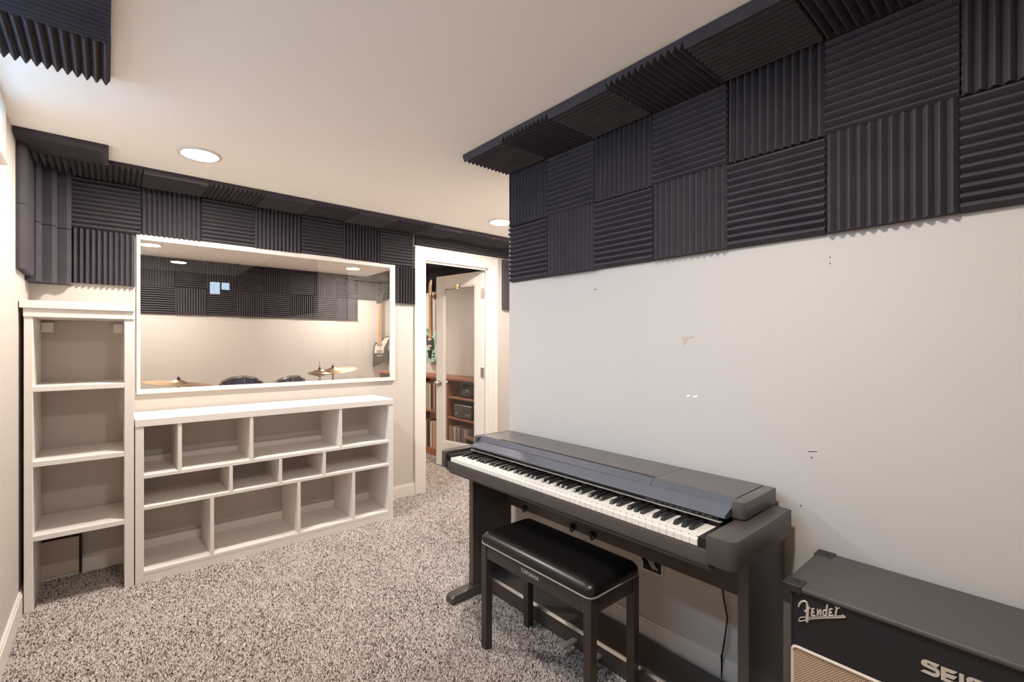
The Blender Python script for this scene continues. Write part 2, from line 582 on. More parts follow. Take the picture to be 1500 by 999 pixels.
# back wall: n = -Y ; u = +X, v = +Z -> u x v = -Y
XS = -0.162
for k in range(7):
    x0 = XS + TILE * k
    wv = min(TILE, 1.998 - x0) if k == 6 else TILE
    zb = 1.962 if 1 <= k <= 5 else 1.955
    foam(wb, (x0, YB, zb), (1, 0, 0), (0, 0, 1), (0, -1, 0), wv, Z2 - zb, 'HV'[k % 2], jit=False)
for k in range(4):                                      # trimmed strips over the doorway
    x0 = 2.0 + k * 0.305
    foam(wb, (x0, YB, 2.158), (1, 0, 0), (0, 0, 1), (0, -1, 0), TILE, Z2 - 2.158, 'H', jit=False)
foam(wb, (XS, YB, 1.645), (1, 0, 0), (0, 0, 1), (0, -1, 0), 0.278, 0.308, 'V', jit=False)
foam(wb, (1.818, YB, 1.645), (1, 0, 0), (0, 0, 1), (0, -1, 0), 0.178, 0.308, 'V', jit=False)
# rear wall, facing the interior window: n = +Y ; u = -X, v = +Z
for k in range(7):
    x1 = XR - FT - 0.002 - TILE * k
    wv = min(TILE, x1 - XL - 0.002)
    foam(wq, (x1, YR, Z0), (-1, 0, 0), (0, 0, 1), (0, 1, 0), wv, TILE, 'HV'[k % 2], jit=False)
    if k != 1:
        foam(wq, (x1, YR, Z1), (-1, 0, 0), (0, 0, 1), (0, 1, 0), wv, Z2 - Z1, 'VH'[k % 2], jit=False)
    if 1 <= k:
        foam(ceil, (x1 - wv, YR + FT + 0.001, ZC), (0, 1, 0), (1, 0, 0), (0, 0, -1), TILE, wv, 'HV'[k % 2], jit=False)
foam(wb, (2.972, YB, 1.645), (1, 0, 0), (0, 0, 1), (0, -1, 0), 0.305, 0.5, 'V', jit=False)
for k in range(11):                                     # ceiling strip along the back wall
    x0 = XS + TILE * (k)
    foam(ceil, (x0, YB - FT - 0.001 - TILE, ZC), (0, 1, 0), (1, 0, 0), (0, 0, -1), TILE, TILE, 'HV'[k % 2], jit=False)
foam(ceil, (XL + 0.001, YB - FT - 0.001 - TILE, ZC), (0, 1, 0), (1, 0, 0), (0, 0, -1), TILE, XS - XL - 0.003, 'H', jit=False)
foam(ceil, (XL + 0.003, 3.27 - 0.243, ZC), (0, 1, 0), (1, 0, 0), (0, 0, -1), 0.24, 0.325, 'V', jit=False)
# ceiling squares near the side window
for k in range(4):
    y0 = 2.25 - TILE * (k + 1)
    foam(ceil, (XL + 0.03, y0, ZC), (0, 1, 0), (1, 0, 0), (0, 0, -1), TILE, TILE, 'HV'[k % 2])
# left wall by the corner: n = +X ; u = +Y, v = +Z -> u x v = +X
foam(wl, (XL, 3.135, 1.652), (0, 1, 0), (0, 0, 1), (1, 0, 0), TILE, 0.302, 'V', jit=False)
foam(wl, (XL, 3.135, 1.955), (0, 1, 0), (0, 0, 1), (1, 0, 0), TILE, Z2 - 1.956, 'V', jit=False)
# corner bass traps: big-ridged wedges filling the corner, two stacked
def trap(z0, z1):
    p0, p1 = Vector((XL + 0.002, YB - 0.168)), Vector((XS - 0.002, YB - 0.002))
    d = (p1 - p0)
    nn = Vector((d.y, -d.x)).normalized()
    pts = [(XL + 0.002, YB - 0.002), (p0.x, p0.y)]
    for i in range(3):
        for a, hgt in ((0.04, 0.0), (0.30, 0.034), (0.62, 0.034), (0.92, 0.0)):
            q = p0 + d * ((i + a) / 3) + nn * hgt
            pts.append((q.x, q.y))
    pts.append((p1.x, p1.y))
    return MB().prism(pts, 2, z0, z1).build('corner_foam_trap', 'foam', wl, label='thick charcoal corner foam with broad ridges')
trap(1.628, 1.932)
trap(1.936, Z2)
# drum room: far wall (n=-Y)
for k in range(10):
    x0 = -0.355 + TILE * k
    x0c = max(x0, XL + 0.001)
    wv = x0 + TILE - x0c
    foam(wf, (x0c, YD1, 1.642), (1, 0, 0), (0, 0, 1), (0, -1, 0), wv, 0.305, 'HV'[k % 2], jit=False)
    foam(wf, (x0c, YD1, 1.948), (1, 0, 0), (0, 0, 1), (0, -1, 0), wv, ZC - 1.95, 'VH'[k % 2], jit=False)
for x0, wv, o_ in ((-0.355 + TILE * 10, TILE, 'V'), (-0.355 + TILE * 11, 0.148, 'H')):
    foam(wf, (x0, YD1, 1.948), (1, 0, 0), (0, 0, 1), (0, -1, 0), wv, ZC - 1.95, o_, jit=False)
for k in range(9):                                      # drum room side wall: one row, and its ceiling strip
    y0 = YD1 - 0.04 - TILE * (k + 1)
    foam(wd, (XD, y0 + TILE, 1.97), (0, -1, 0), (0, 0, 1), (-1, 0, 0), TILE, Z2 - 1.97, 'HV'[k % 2], jit=False)
    foam(ceil, (XD - FT - 0.001 - TILE, y0, ZC), (0, 1, 0), (1, 0, 0), (0, 0, -1), TILE, TILE, 'VH'[k % 2], jit=False)

# ------------------------------------------------------------------ interior window
win = empty('window_1', ((WX0 + WX1) / 2, YB, WZ0), 'wide interior window in white frame looking into the drum room', 'window', kind='structure')
fo = (0.122, 1.806, 0.998, 1.963)
yf0, yf1 = YB - 0.018, YB + 0.001
fi = (0.140, 1.764, 1.025, 1.931)      # sight opening of the front frame
MB().box(fo[0], fo[1], yf0, yf1, fi[3], fo[3], 0.002).build('frame_head', 'trim', win)
MB().box(fo[0], fo[1], yf0 - 0.004, yf1, fo[2], fi[2], 0.002).build('frame_sill', 'trim', win)
MB().box(fo[0], fi[0], yf0, yf1, fi[2], fi[3], 0.002).build('frame_side', 'trim', win)
MB().box(fi[1], fo[1], yf0, yf1, fi[2], fi[3], 0.002).build('frame_side', 'trim', win)
j = 0.005
MB().box(WX0, WX0 + j, YB + 0.001, YD0, WZ0, WZ1).build('jamb', 'trim', win)
MB().box(WX1 - j, WX1, YB + 0.001, YD0, WZ0, WZ1).build('jamb', 'trim', win)
MB().box(WX0 + j, WX1 - j, YB + 0.001, YD0, WZ1 - j, WZ1).build('jamb', 'trim', win)
MB().box(WX0 + j, WX1 - j, YB + 0.001, YD0, WZ0, WZ0 + j).build('jamb', 'trim', win)
MB().box(WX0 + j, WX1 - j, YB + 0.008, YB + 0.012, WZ0 + j, WZ1 - j).build('pane', 'pane', win)

# ------------------------------------------------------------------ side window, rear window
w2 = empty('window_2', (XL, (LW[0] + LW[1]) / 2, LW[2]), 'narrow high window in white casing near the ceiling', 'window', kind='structure')
xc0, xc1 = XL - 0.001, XL + 0.016
MB().box(xc0, xc1, LW[1], LW[1] + 0.075, LW[2] - 0.03, ZC - 0.001, 0.002).build('casing_side', 'trim', w2)
MB().box(xc0, xc1, LW[0] - 0.075, LW[0], LW[2] - 0.03, ZC - 0.001, 0.002).build('casing_side', 'trim', w2)
MB().box(xc0, xc1, LW[0], LW[1], LW[3], ZC - 0.001, 0.002).build('casing_head', 'trim', w2)
MB().box(xc0, xc1 + 0.008, LW[0] - 0.08, LW[1] + 0.077, LW[2] - 0.045, LW[2] - 0.03, 0.002).build('sill', 'trim', w2)
MB().box(xc0, xc1, LW[0], LW[1], LW[2] - 0.03, LW[2], 0.001).build('casing_foot', 'trim', w2)
MB().box(XL - 0.115, XL - 0.110, LW[0], LW[1], LW[2], LW[3]).build('pane', 'side_pane', w2)
MB().box(XL - 0.108, XL - 0.085, LW[0], LW[1], LW[2], LW[2] + 0.02).box(XL - 0.108, XL - 0.085, LW[0], LW[1], LW[3] - 0.02, LW[3]).build('sash', 'trim', w2)
wx0, wx1, wz0, wz1 = XR - FT - 0.002 - 2 * TILE + 0.004, XR - FT - 0.002 - TILE - 0.004, Z1 + 0.004, ZC - 0.045
w3 = empty('window_3', ((wx0 + wx1) / 2, YR, wz0), 'small daylit pane among the foam opposite the interior window', 'window', kind='structure')
t_ = 0.025
MB().box(wx0 + t_, wx0 + 0.15, YR, YR + 0.006, wz0 + t_ + 0.05, wz1 - t_).build('pane', 'sky_pane', w3)
MB().box(wx0 + 0.17, wx1 - t_, YR, YR + 0.006, wz0 + t_ + 0.12, wz1 - t_).build('pane', 'sky_pane', w3)
f3 = MB().box(wx0, wx0 + t_, YR, YR + 0.02, wz0, wz1).box(wx1 - t_, wx1, YR, YR + 0.02, wz0, wz1).box(wx0 + t_, wx1 - t_, YR, YR + 0.02, wz0, wz0 + t_ + 0.05).box(wx0 + t_, wx1 - t_, YR, YR + 0.02, wz1 - t_, wz1)
f3.box(wx0 + 0.15, wx0 + 0.17, YR, YR + 0.02, wz0 + t_, wz1 - t_).box(wx0 + 0.17, wx1 - t_, YR, YR + 0.02, wz0 + t_, wz0 + t_ + 0.12)
f3.build('sash', 'foam', w3)

# ------------------------------------------------------------------ doorway: casing and glazed door
tr = empty('trim_1', ((DX0 + DX1) / 2, YB, 0), 'white door casing around the doorway to the drum room', 'door casing', kind='structure')
def casing(parent, x0, x1, z1, y0, y1, cw, out):
    """two legs and a head with a stepped back band"""
    for a, b in ((x0 - cw, x0), (x1, x1 + cw)):
        MB().box(a, b, y0, y1, 0, z1, 0.003).build('casing_leg', 'trim', parent)
    MB().box(x0 - cw, x1 + cw, y0, y1, z1, z1 + cw + 0.01, 0.003).build('casing_head', 'trim', parent)
    yb = (y0 - 0.006, y0 + 0.002) if out < 0 else (y1 - 0.002, y1 + 0.006)
    MB().box(x0 - cw, x0 - cw + 0.02, yb[0], yb[1], 0, z1 + cw - 0.01, 0.002).build('back_band', 'trim', parent)
    MB().box(x1 + cw - 0.02, x1 + cw, yb[0], yb[1], 0, z1 + cw - 0.01, 0.002).build('back_band', 'trim', parent)
    MB().box(x0 - cw, x1 + cw, yb[0], yb[1], z1 + cw - 0.01, z1 + cw + 0.01, 0.002).build('back_band', 'trim', parent)
casing(tr, 2.098, 2.80, 2.035, YB - 0.016, YB, 0.105, -1)
for a, b in ((DX0, 2.102), (2.796, DX1)):
    MB().box(a, b, YB, YD0, 0, 2.03).build('jamb', 'trim', tr)
MB().box(DX0, DX1, YB, YD0, 2.03, DZ).build('jamb', 'trim', tr)
MB().box(2.102, 2.114, YB + 0.010, YB + 0.026, 0, 2.03).box(2.784, 2.796, YB + 0.010, YB + 0.026, 0, 2.03).box(2.102, 2.796, YB + 0.010, YB + 0.026, 2.018, 2.03).build('door_stop', 'trim', tr)

dr = empty('door_1', (2.797, 3.668, 0.0), 'white glazed door standing open into the drum room', 'door', kind='structure')
dr.rotation_euler = (0, 0, math.atan2(0.668, -0.117))
def dpart(mb, name, m, smooth=None, parent=None, label=None):
    o = link(name, mb.mesh(name, m, smooth), parent or dr, label)
    return o
DW, DH, DT = 0.685, 2.02, 0.035
dpart(MB().box(0, 0.115, -DT / 2, DT / 2, 0.012, DH, 0.002), 'stile', 'trim')
dpart(MB().box(DW - 0.115, DW, -DT / 2, DT / 2, 0.012, DH, 0.002), 'stile', 'trim')
dpart(MB().box(0.115, DW - 0.115, -DT / 2, DT / 2, DH - 0.125, DH, 0.002), 'rail', 'trim')
dpart(MB().box(0.115, DW - 0.115, -DT / 2, DT / 2, 0.012, 0.27, 0.002), 'rail', 'trim')
bead = MB()
for a, b, c, d in ((0.115, 0.127, 0.27, DH - 0.125), (DW - 0.127, DW - 0.115, 0.27, DH - 0.125), (0.127, DW - 0.127, 0.27, 0.282), (0.127, DW - 0.127, DH - 0.137, DH - 0.125)):
    bead.box(a, b, -0.011, 0.011, c, d)
dpart(bead, 'glazing_bead', 'trim')
dpart(MB().box(0.12, DW - 0.12, -0.0025, 0.0025, 0.275, DH - 0.13), 'pane', 'door_pane')
for sd in (1, -1):
    k = dpart(MB().lathe([(0, 0), (0.03, 0), (0.03, 0.006), (0.012, 0.010), (0.011, 0.034), (0.024, 0.044), (0.028, 0.056), (0.022, 0.068), (0, 0.072)], n=20), 'door_knob', 'chrome', 40, label='round brushed metal door knob')
    k.location = (DW - 0.06, sd * DT / 2, 0.885)
    k.rotation_euler = (R(-90 * sd), 0, 0)
for z in (0.25, 1.02, 1.80):
    h = MB().box(-0.004, 0.03, DT / 2, DT / 2 + 0.003, z - 0.048, z + 0.048).lathe([(0, -0.05), (0.0065, -0.05), (0.0065, 0.05), (0, 0.05)], (-0.006, DT / 2 + 0.003, z), 12)
    dpart(h, 'hinge', 'chrome', label='brushed metal hinge')
hk = MB().box(0.33, 0.36, 0.018, 0.03, DH - 0.15, DH - 0.105).tube([(0.345, 0.03, DH - 0.13), (0.345, 0.05, DH - 0.14), (0.345, 0.055, DH - 0.12)], 0.004)
dpart(hk, 'coat_hook', 'brass', label='small bronze hook at the top of the pane')

# closed hall door (seen only mirrored in the interior window)
t2 = empty('trim_2', ((HD[0] + HD[1]) / 2, YE, 0), 'white casing around the closed hall door', 'door casing', kind='structure')
casing(t2, HD[0], HD[1], HD[2], YE, YE + 0.016, 0.085, 1)
d2 = empty('door_2', ((HD[0] + HD[1]) / 2, YE - 0.04, 0), 'closed white panelled hall door', 'door', kind='structure')
MB().box(HD[0] + 0.003, HD[1] - 0.003, YE - 0.06, YE - 0.02, 0.01, HD[2] - 0.003, 0.002).build('door_leaf', 'trim', d2)
for z0_, z1_ in ((0.22, 0.92), (1.08, 1.86)):
    for xa, xb in ((HD[0] + 0.10, HD[0] + 0.34), (HD[1] - 0.34, HD[1] - 0.10)):
        MB().box(xa, xb, YE - 0.022, YE - 0.014, z0_, z1_, 0.006).build('door_panel', 'trim', d2)
kb = MB().lathe([(0, 0), (0.03, 0), (0.03, 0.006), (0.012, 0.010), (0.011, 0.034), (0.026, 0.05), (0.02, 0.064), (0, 0.068)], n=16)
kb.xf(Matrix.Translation((HD[0] + 0.07, YE - 0.02, 0.92)) @ Matrix.Rotation(R(-90), 4, 'X')).build('door_knob', 'chrome', d2, 40)

# ------------------------------------------------------------------ recessed ceiling lights
def downlight(x, y, label, power=LAMP_W, col=LAMP_COL):
    r = empty('recessed_light', (x, y, ZC - 0.008), label, 'ceiling light', 'recessed ceiling lights')
    MB().lathe([(0.098, 0.008), (0.098, 0.004), (0.092, 0.0), (0.080, 0.001), (0.076, 0.006), (0.076, 0.008)], (x, y, ZC - 0.008), 40).build('trim_ring', 'trim', r, 40)
    MB().lathe([(0, 0.006), (0.077, 0.006), (0.077, 0.0075), (0, 0.0075)], (x, y, ZC - 0.008), 40).build('lens', 'lens', r)
    area_light('lamp', (0, 0, 0.004), (0, 0, 0), 0.15, 0.15, power, col, 'DISK', r)
downlight(0.352, 2.865, 'round recessed ceiling light before the interior window and tall shelf', LAMP_W * 1.12)
downlight(0.62, 0.45, 'round recessed ceiling light mirrored in the interior window', LAMP_W * 0.85)
downlight(2.363, 2.886, 'round recessed ceiling light in the hall by the door casing', LAMP_W * 1.35)
downlight(0.301, 5.774, 'round recessed ceiling light in the drum room above the crash cymbal', LAMP_W * 1.2)
downlight(2.373, 5.892, 'round recessed ceiling light in the drum room near the dark guitar', LAMP_W * 1.2)

# ------------------------------------------------------------------ low bookcase
bc = empty('low_bookcase', (0.855, 3.41, 0), 'low white bookcase with uneven cubbies under the interior window', 'bookcase')
Y0, Y1 = 3.225, 3.594
def bpart(n, x0, x1, z0, z1, y0=Y0, y1=Y1, bev=0.0015):
    MB().box(x0, x1, y0, y1, z0, z1, bev).build(n, 'white_wood', bc)
bpart('top_board', 0.104, 1.606, 0.852, 0.892, Y0 - 0.004)
bpart('side_panel', 0.104, 0.141, 0, 0.852)
bpart('side_panel', 1.571, 1.606, 0, 0.852)
bpart('bottom_board', 0.141, 1.571, 0.046, 0.066)
bpart('kick_board', 0.141, 1.571, 0.0, 0.046, Y0 + 0.001, Y0 + 0.02)
bpart('shelf', 0.141, 1.571, 0.568, 0.588)
bpart('shelf', 0.141, 1.571, 0.397, 0.416)
for a in (0.301, 0.663, 1.213):
    bpart('divider', a - 0.0095, a + 0.0095, 0.588, 0.852)
for a in (0.553, 0.828, 1.103):
    bpart('divider', a - 0.009, a + 0.009, 0.416, 0.568)
for a in (0.456, 0.940, 1.306):
    bpart('divider', a - 0.0095, a + 0.0095, 0.066, 0.397)
for a, b in ((0.141, 0.2915), (0.3105, 0.6535), (0.6725, 1.2035), (1.2225, 1.571)):
    bpart('back_cleat', a + 0.001, b - 0.001, 0.588, 0.622, Y1 - 0.018, Y1 - 0.002)
for a, b in ((0.141, 0.4465), (0.4655, 0.9305), (0.9495, 1.2965), (1.3155, 1.571)):
    bpart('back_cleat', a + 0.001, b - 0.001, 0.066, 0.118, Y1 - 0.018, Y1 - 0.002)

# ------------------------------------------------------------------ tall shelf
ts = empty('tall_shelf', (-0.11, 3.41, 0), 'tall narrow white shelf unit in the corner beside the low bookcase', 'shelf unit')
def tpart(n, x0, x1, z0, z1, y0=Y0, y1=Y1, bev=0.0015, m='white_wood'):
    MB().box(x0, x1, y0, y1, z0, z1, bev).build(n, m, ts)
tpart('side_panel', -0.312, -0.281, 0, 1.432)
tpart('side_panel', 0.060, 0.099, 0, 1.432)
tpart('header_board', -0.314, 0.102, 1.432, 1.474, Y0 - 0.006)
tpart('crown_board', -0.326, 0.100, 1.474, 1.511, Y0 - 0.016)
for z in (1.068, 0.703, 0.342):
    tpart('shelf', -0.281, 0.060, z, z + 0.026)
tpart('corner_block', -0.279, -0.232, 1.364, 1.416, YB - 0.05, YB - 0.014)
tpart('corner_block', 0.016, 0.058, 1.364, 1.416, YB - 0.05, YB - 0.014)
ap = empty('access_panel', (-0.205, YB - 0.014, 0.02), 'small taupe access panel in dark frame under the tall shelf', 'access panel')
MB().box(-0.283, -0.130, YB - 0.024, YB - 0.014, 0.022, 0.222, 0.001).build('panel', 'vent', ap)
MB().box(-0.130, -0.118, YB - 0.030, YB - 0.014, 0.014, 0.232, 0.001).box(-0.283, -0.130, YB - 0.030, YB - 0.014, 0.222, 0.232).build('frame', 'hole', ap)

# ------------------------------------------------------------------ digital piano
PX0 = 1.265
pn = empty('digital_piano', (1.48, 1.292, 0), 'black digital piano with open keyboard against the long wall', 'piano')
def pp(mb, n, m, smooth=None, label=None, parent=pn):
    if parent is not pn:
        o = mb.build(n, m, pn, smooth, label)
        o.parent = parent
        return o
    return mb.build(n, m, pn, smooth, label)
YLo, YRo = 2.028, 0.556        # outer ends of the cheeks
XBk = 1.682
# side panels, feet
for a, b in ((1.958, 1.993), (0.585, 0.618)):
    pp(MB().box(1.42, XBk, a, b, 0.05, 0.684, 0.002), 'side_panel', 'piano')
    ft = [(1.285, 0.012), (1.289, 0.034), (1.302, 0.044), (1.43, 0.052), (XBk, 0.052), (XBk, 0.0), (1.295, 0.0)]
    pp(MB().prism(ft, 1, a - 0.012, b + 0.012, 0.003), 'foot', 'piano', 35)
pp(MB().box(1.655, 1.675, 0.618, 1.958, 0.425, 0.684, 0.001), 'back_board', 'piano')
# pedal box and pedals; bevel highlight put in as a bright edge strip
pb = pp(MB().prism([(1.505, 0.008), (1.505, 0.078), (1.513, 0.086), (XBk, 0.083), (XBk, 0.008)], 1, 0.618, 1.958), 'pedal_box', 'piano')
pp(MB().prism([(1.5035, 0.0775), (1.5125, 0.0875), (1.519, 0.0872), (1.507, 0.0765)], 1, 0.62, 1.955), 'edge_highlight', 'chrome', label='bright grey strip standing in for the pedal box edge highlight', parent=pb)
for yc in (1.335, 1.205):
    o = [(1.51, -0.012), (1.44, -0.015), (1.418, -0.012), (1.412, 0.0), (1.418, 0.012), (1.44, 0.015), (1.51, 0.012)]
    pp(MB().prism([(x, yc + y) for x, y in o], 2, 0.034, 0.045, 0.003), 'pedal', 'silver', 40, label='chromed pedal')
# keybed and key slip
pp(MB().box(1.31, XBk, 0.64, 1.945, 0.655, 0.708), 'keybed', 'piano')
sl = MB().prism([(1.276, 0.676), (1.274, 0.712), (1.277, 0.719), (1.292, 0.719), (1.292, 0.668), (1.282, 0.668)], 1, 0.636, 1.985)
sl.box(1.292, 1.312, 0.636, 1.985, 0.656, 0.70)
pp(sl, 'key_slip', 'piano', 30)
# cheeks: rounded arm blocks
def cheek(y_in, y_out, end_in):
    sgn = 1 if y_out > y_in else -1
    # plan outline, front outer corner rounded
    r = 0.026
    ol = [(PX0, y_in), ]
    for i in range(6):
        a = i / 5 * math.pi / 2
        ol.append((PX0 + r - r * math.cos(a), y_out - sgn * r + sgn * r * math.sin(a)))
    ol += [(XBk - 0.01, y_out), (XBk - 0.01, y_in)]
    m = MB().prism(ol, 2, 0.684, 0.766, 0.004)
    pp(m, 'cheek', 'piano', 40)
    e0, e1 = sorted((y_in, end_in))
    pp(MB().box(PX0 + 0.012, 1.43, e0, e1, 0.708, 0.749, 0.001), 'end_block', 'black')
    pp(MB().box(1.33, 1.40, min(y_in, y_out) + 0.02, max(y_in, y_out) - 0.03, 0.668, 0.685), 'arm_bracket', 'black')
cheek(0.637, YRo, 0.668)
cheek(1.978, YLo, 1.950)
# lid: left end, centre, right end; satin fascia below
def lid(y0, y1, slot):
    xf_ = 1.492 if slot else 1.478
    prof = [(XBk, 0.768), (XBk, 0.822), (xf_, 0.822)]
    if slot:
        prof += [(1.492, 0.812), (1.482, 0.812), (1.482, 0.820), (1.478, 0.822)]
    prof += [(1.470, 0.820), (1.449, 0.8025), (1.446, 0.797), (1.46, 0.768)]
    return MB().prism(prof, 1, y0, y1)
pp(lid(0.935, 1.812, True), 'top_cover', ['piano_top'], label='centre cover with music rest slot')
pp(lid(0.645, 0.9335, False), 'top_cover', 'piano_top')
pp(lid(1.8135, 1.945, False), 'top_cover', 'piano_top')
pp(MB().box(1.483, 1.491, 0.937, 1.80, 0.8105, 0.8135), 'music_rest_slot', 'slot')
for (a, b, s) in ((0.606, 0.6435, -1), (1.9465, 1.984, 1)):
    ol = []
    r = 0.016
    yo, yi = (a, b) if s < 0 else (b, a)
    ol = [(1.44, yi)]
    for i in range(5):
        t = i / 4 * math.pi / 2
        ol.append((1.44 + r - r * math.cos(t), yo - s * r + s * r * math.sin(t)))
    ol += [(XBk, yo), (XBk, yi)]
    pp(MB().prism(ol, 2, 0.769, 0.822, 0.004), 'lid_end_cap', 'piano_top', 40)
pp(MB().prism([(1.447, 0.8005), (1.399, 0.783), (1.397, 0.777), (1.402, 0.773), (1.458, 0.770), (1.458, 0.80)], 1, 0.646, 1.944), 'fascia', 'fascia', label='satin grey fascia strip above the keys')
pp(MB().prism([(1.404, 0.7735), (1.412, 0.758), (1.418, 0.746), (1.418, 0.712), (1.50, 0.712), (1.50, 0.7735)], 1, 0.6685, 1.9495), 'control_panel', 'slot')
pp(MB().prism([(1.4025, 0.7596), (1.4040, 0.7570), (1.416, 0.7570), (1.416, 0.7602)], 1, 0.66, 1.955), 'metal_strip', 'silver', label='thin bright strip behind the keys')
for a, b in ((0.935, 1.812), (0.646, 0.9335), (1.8135, 1.944)):
    pp(MB().prism([(1.4700, 0.8215), (1.4474, 0.8028), (1.4490, 0.8015), (1.4720, 0.8200)], 1, a, b), 'cover_strip', 'fascia')
marks = MB()
for i in range(11):
    marks.box(1.4050, 1.4085, 0.69 + i * 0.022, 0.69 + i * 0.022 + rnd.uniform(0.008, 0.017), 0.7662, 0.7670)
pp(marks, 'panel_print', 'silver')
btn = MB()
for i in range(14):
    btn.box(1.402, 1.412, 1.66 + i * 0.019, 1.673 + i * 0.019, 0.7645, 0.7695, 0.001)
pp(btn, 'panel_buttons', 'black')
pp(MB().box(1.412, 1.419, 0.669, 1.949, 0.733, 0.739), 'key_felt', 'felt')
# 88 keys, lowest at the high-Y end
KW = (1.9485 - 0.6695) / 52
def white_mesh():
    g = 0.0009
    m = MB().box(0.0, 0.14, g / 2, KW - g / 2, -0.019, 0.0, 0.0012)
    return m.box(0.020, 0.024, KW * 0.38, KW * 0.62, -0.0002, 0.0003, mi=1).mesh('white_key', ['ivory', 'ink'])
def black_mesh():
    b = KW * 0.30
    return MB().prism([(0.0, 0.0), (0.010, 0.0115), (0.088, 0.0125), (0.088, -0.006), (0.0, -0.006)], 1, -b, b, 0.0012, 1).mesh('black_key', 'ebony')
wme, bme = white_mesh(), black_mesh()
names = ['A', 'B', 'C', 'D', 'E', 'F', 'G']
for i in range(52):
    y = 1.9485 - KW * (i + 1)
    o = link('white_key', wme, pn)
    o.location = Vector((1.278, y, 0.739)) - Vector(pn.location)
    if names[i % 7] in 'ACDFG' and i < 51:
        sh = {'A': 0.0, 'C': 0.0025, 'D': -0.0025, 'F': 0.003, 'G': 0.0}[names[i % 7]]
        o = link('black_key', bme, pn)
        o.location = Vector((1.330, y + sh, 0.739)) - Vector(pn.location)

# ------------------------------------------------------------------ text helper
def text_mesh(s, size, m, ext=0.001, offset=0.0):
    cu = bpy.data.curves.new('txt', 'FONT')
    cu.body = s
    cu.size = size
    cu.extrude = ext
    cu.offset = offset
    cu.align_x = 'CENTER'
    cu.align_y = 'CENTER'
    o = bpy.data.objects.new('txt', cu)
    C.objects.link(o)
    bpy.context.view_layer.update()
    me = bpy.data.meshes.new_from_object(o.evaluated_get(bpy.context.evaluated_depsgraph_get()))
    bpy.data.objects.remove(o)
    me.materials.clear()
    me.materials.append(M[m])
    return me

# ------------------------------------------------------------------ piano bench
bn = empty('piano_bench', (1.345, 1.30, 0), 'black padded piano bench standing in front of the digital piano', 'bench')
bx0, bx1, by0, by1 = 1.203, 1.487, 0.998, 1.608
lw = 0.034
for x in (bx0 + 0.004, bx1 - 0.004 - lw):
    for y in (by0 + 0.004, by1 - 0.004 - lw):
        MB().box(x, x + lw, y, y + lw, 0, 0.452, 0.002).build('leg', 'bench', bn)
for x in (bx0 + 0.008, bx1 - 0.008 - 0.02):
    MB().box(x, x + 0.02, by0 + 0.004 + lw, by1 - 0.004 - lw, 0.392, 0.452, 0.001).build('apron', 'bench', bn)
for y in (by0 + 0.008, by1 - 0.008 - 0.02):
    MB().box(bx0 + 0.004 + lw, bx1 - 0.004 - lw, y, y + 0.02, 0.392, 0.452, 0.001).build('apron', 'bench', bn)
def rrect(x0, x1, y0, y1, r, n=6):
    p = []
    for cx, cy, a0 in ((x1 - r, y1 - r, 0), (x0 + r, y1 - r, 90), (x0 + r, y0 + r, 180), (x1 - r, y0 + r, 270)):
        for i in range(n + 1):
            a = R(a0 + 90 * i / n)
            p.append((cx + r * math.cos(a), cy + r * math.sin(a)))
    return p
def cushion():
    bm = bmesh.new()
    rings = []
    prof = [(0.0, 0.454), (-0.002, 0.468), (0.0, 0.480), (0.008, 0.491), (0.022, 0.499), (0.05, 0.503), (0.10, 0.505)]
    for ins, z in prof:
        rr = max(0.028 - ins * 0.1, 0.01)
        rings.append([bm.verts.new((x, y, z)) for x, y in rrect(bx0 + ins, bx1 - ins, by0 + ins, by1 - ins, rr)])
    n = len(rings[0])
    for i in range(len(rings) - 1):
        for k in range(n):
            bm.faces.new((rings[i][k], rings[i][(k + 1) % n], rings[i + 1][(k + 1) % n], rings[i + 1][k]))
    bm.faces.new(rings[-1])
    bm.faces.new(rings[0][::-1])
    m = MB()
    m.bm.free()
    m.bm = bm
    return m
cu = cushion().build('cushion', 'vinyl', bn, 60, label='padded black vinyl seat')
pr = rrect(bx0 - 0.001, bx1 + 0.001, by0 - 0.001, by1 + 0.001, 0.028, 6)
MB().tube([(x, y, 0.4545) for x, y in pr + pr[:1]], 0.0028, 6).build('piping', 'piping', bn, 60)
o = link('maker_lettering', text_mesh('YAMAHA', 0.024, 'silver'), bn, 'small silver letters YAMAHA')
yy, zz = onX(776, 825, bx0 + 0.007)
o.matrix_local = Matrix.Translation(Vector((bx0 + 0.0075, yy, 0.424)) - Vector(bn.location)) @ Matrix(((0, 0, -1), (-1, 0, 0), (0, 1, 0))).to_4x4()

# ------------------------------------------------------------------ amplifier cabinet
AX0, AX1, AY1, AY0, AZ = 1.392, 1.695, 0.484, -0.20, 0.652
am = empty('amplifier_cabinet', (1.54, 0.142, 0), 'black guitar amplifier cabinet with tan grille beside the piano', 'amplifier')
th = 0.02
cab = MB()
MB().box(AX0, AX1, AY0, AY1, AZ - 0.014, AZ, 0.005, 3).build('top_panel', 'tolex', am, 40)
MB().box(AX0, AX1, AY0, AY1, 0.012, 0.012 + th, 0.006, 3).build('bottom_panel', 'tolex', am, 40)
MB().box(AX0, AX1, AY1 - th, AY1, 0.014, AZ - 0.005, 0.004, 2).build('side_panel', 'tolex', am, 40)
MB().box(AX0, AX1, AY0, AY0 + th, 0.014, AZ - 0.005, 0.004, 2).build('side_panel', 'tolex', am, 40)
XF = AX0 + 0.009
MB().box(XF, XF + 0.014, AY0 + th, AY1 - th, 0.012 + th, AZ - 0.012).build('front_baffle', 'baffle', am)
MB().box(AX1 - 0.015, AX1 - 0.003, AY0 + th, AY1 - th, 0.012 + th, AZ - th).build('rear_panel', 'baffle', am)
GT = onX(1161, 944, XF - 0.004)
gy1, gz1 = GT[0], GT[1]
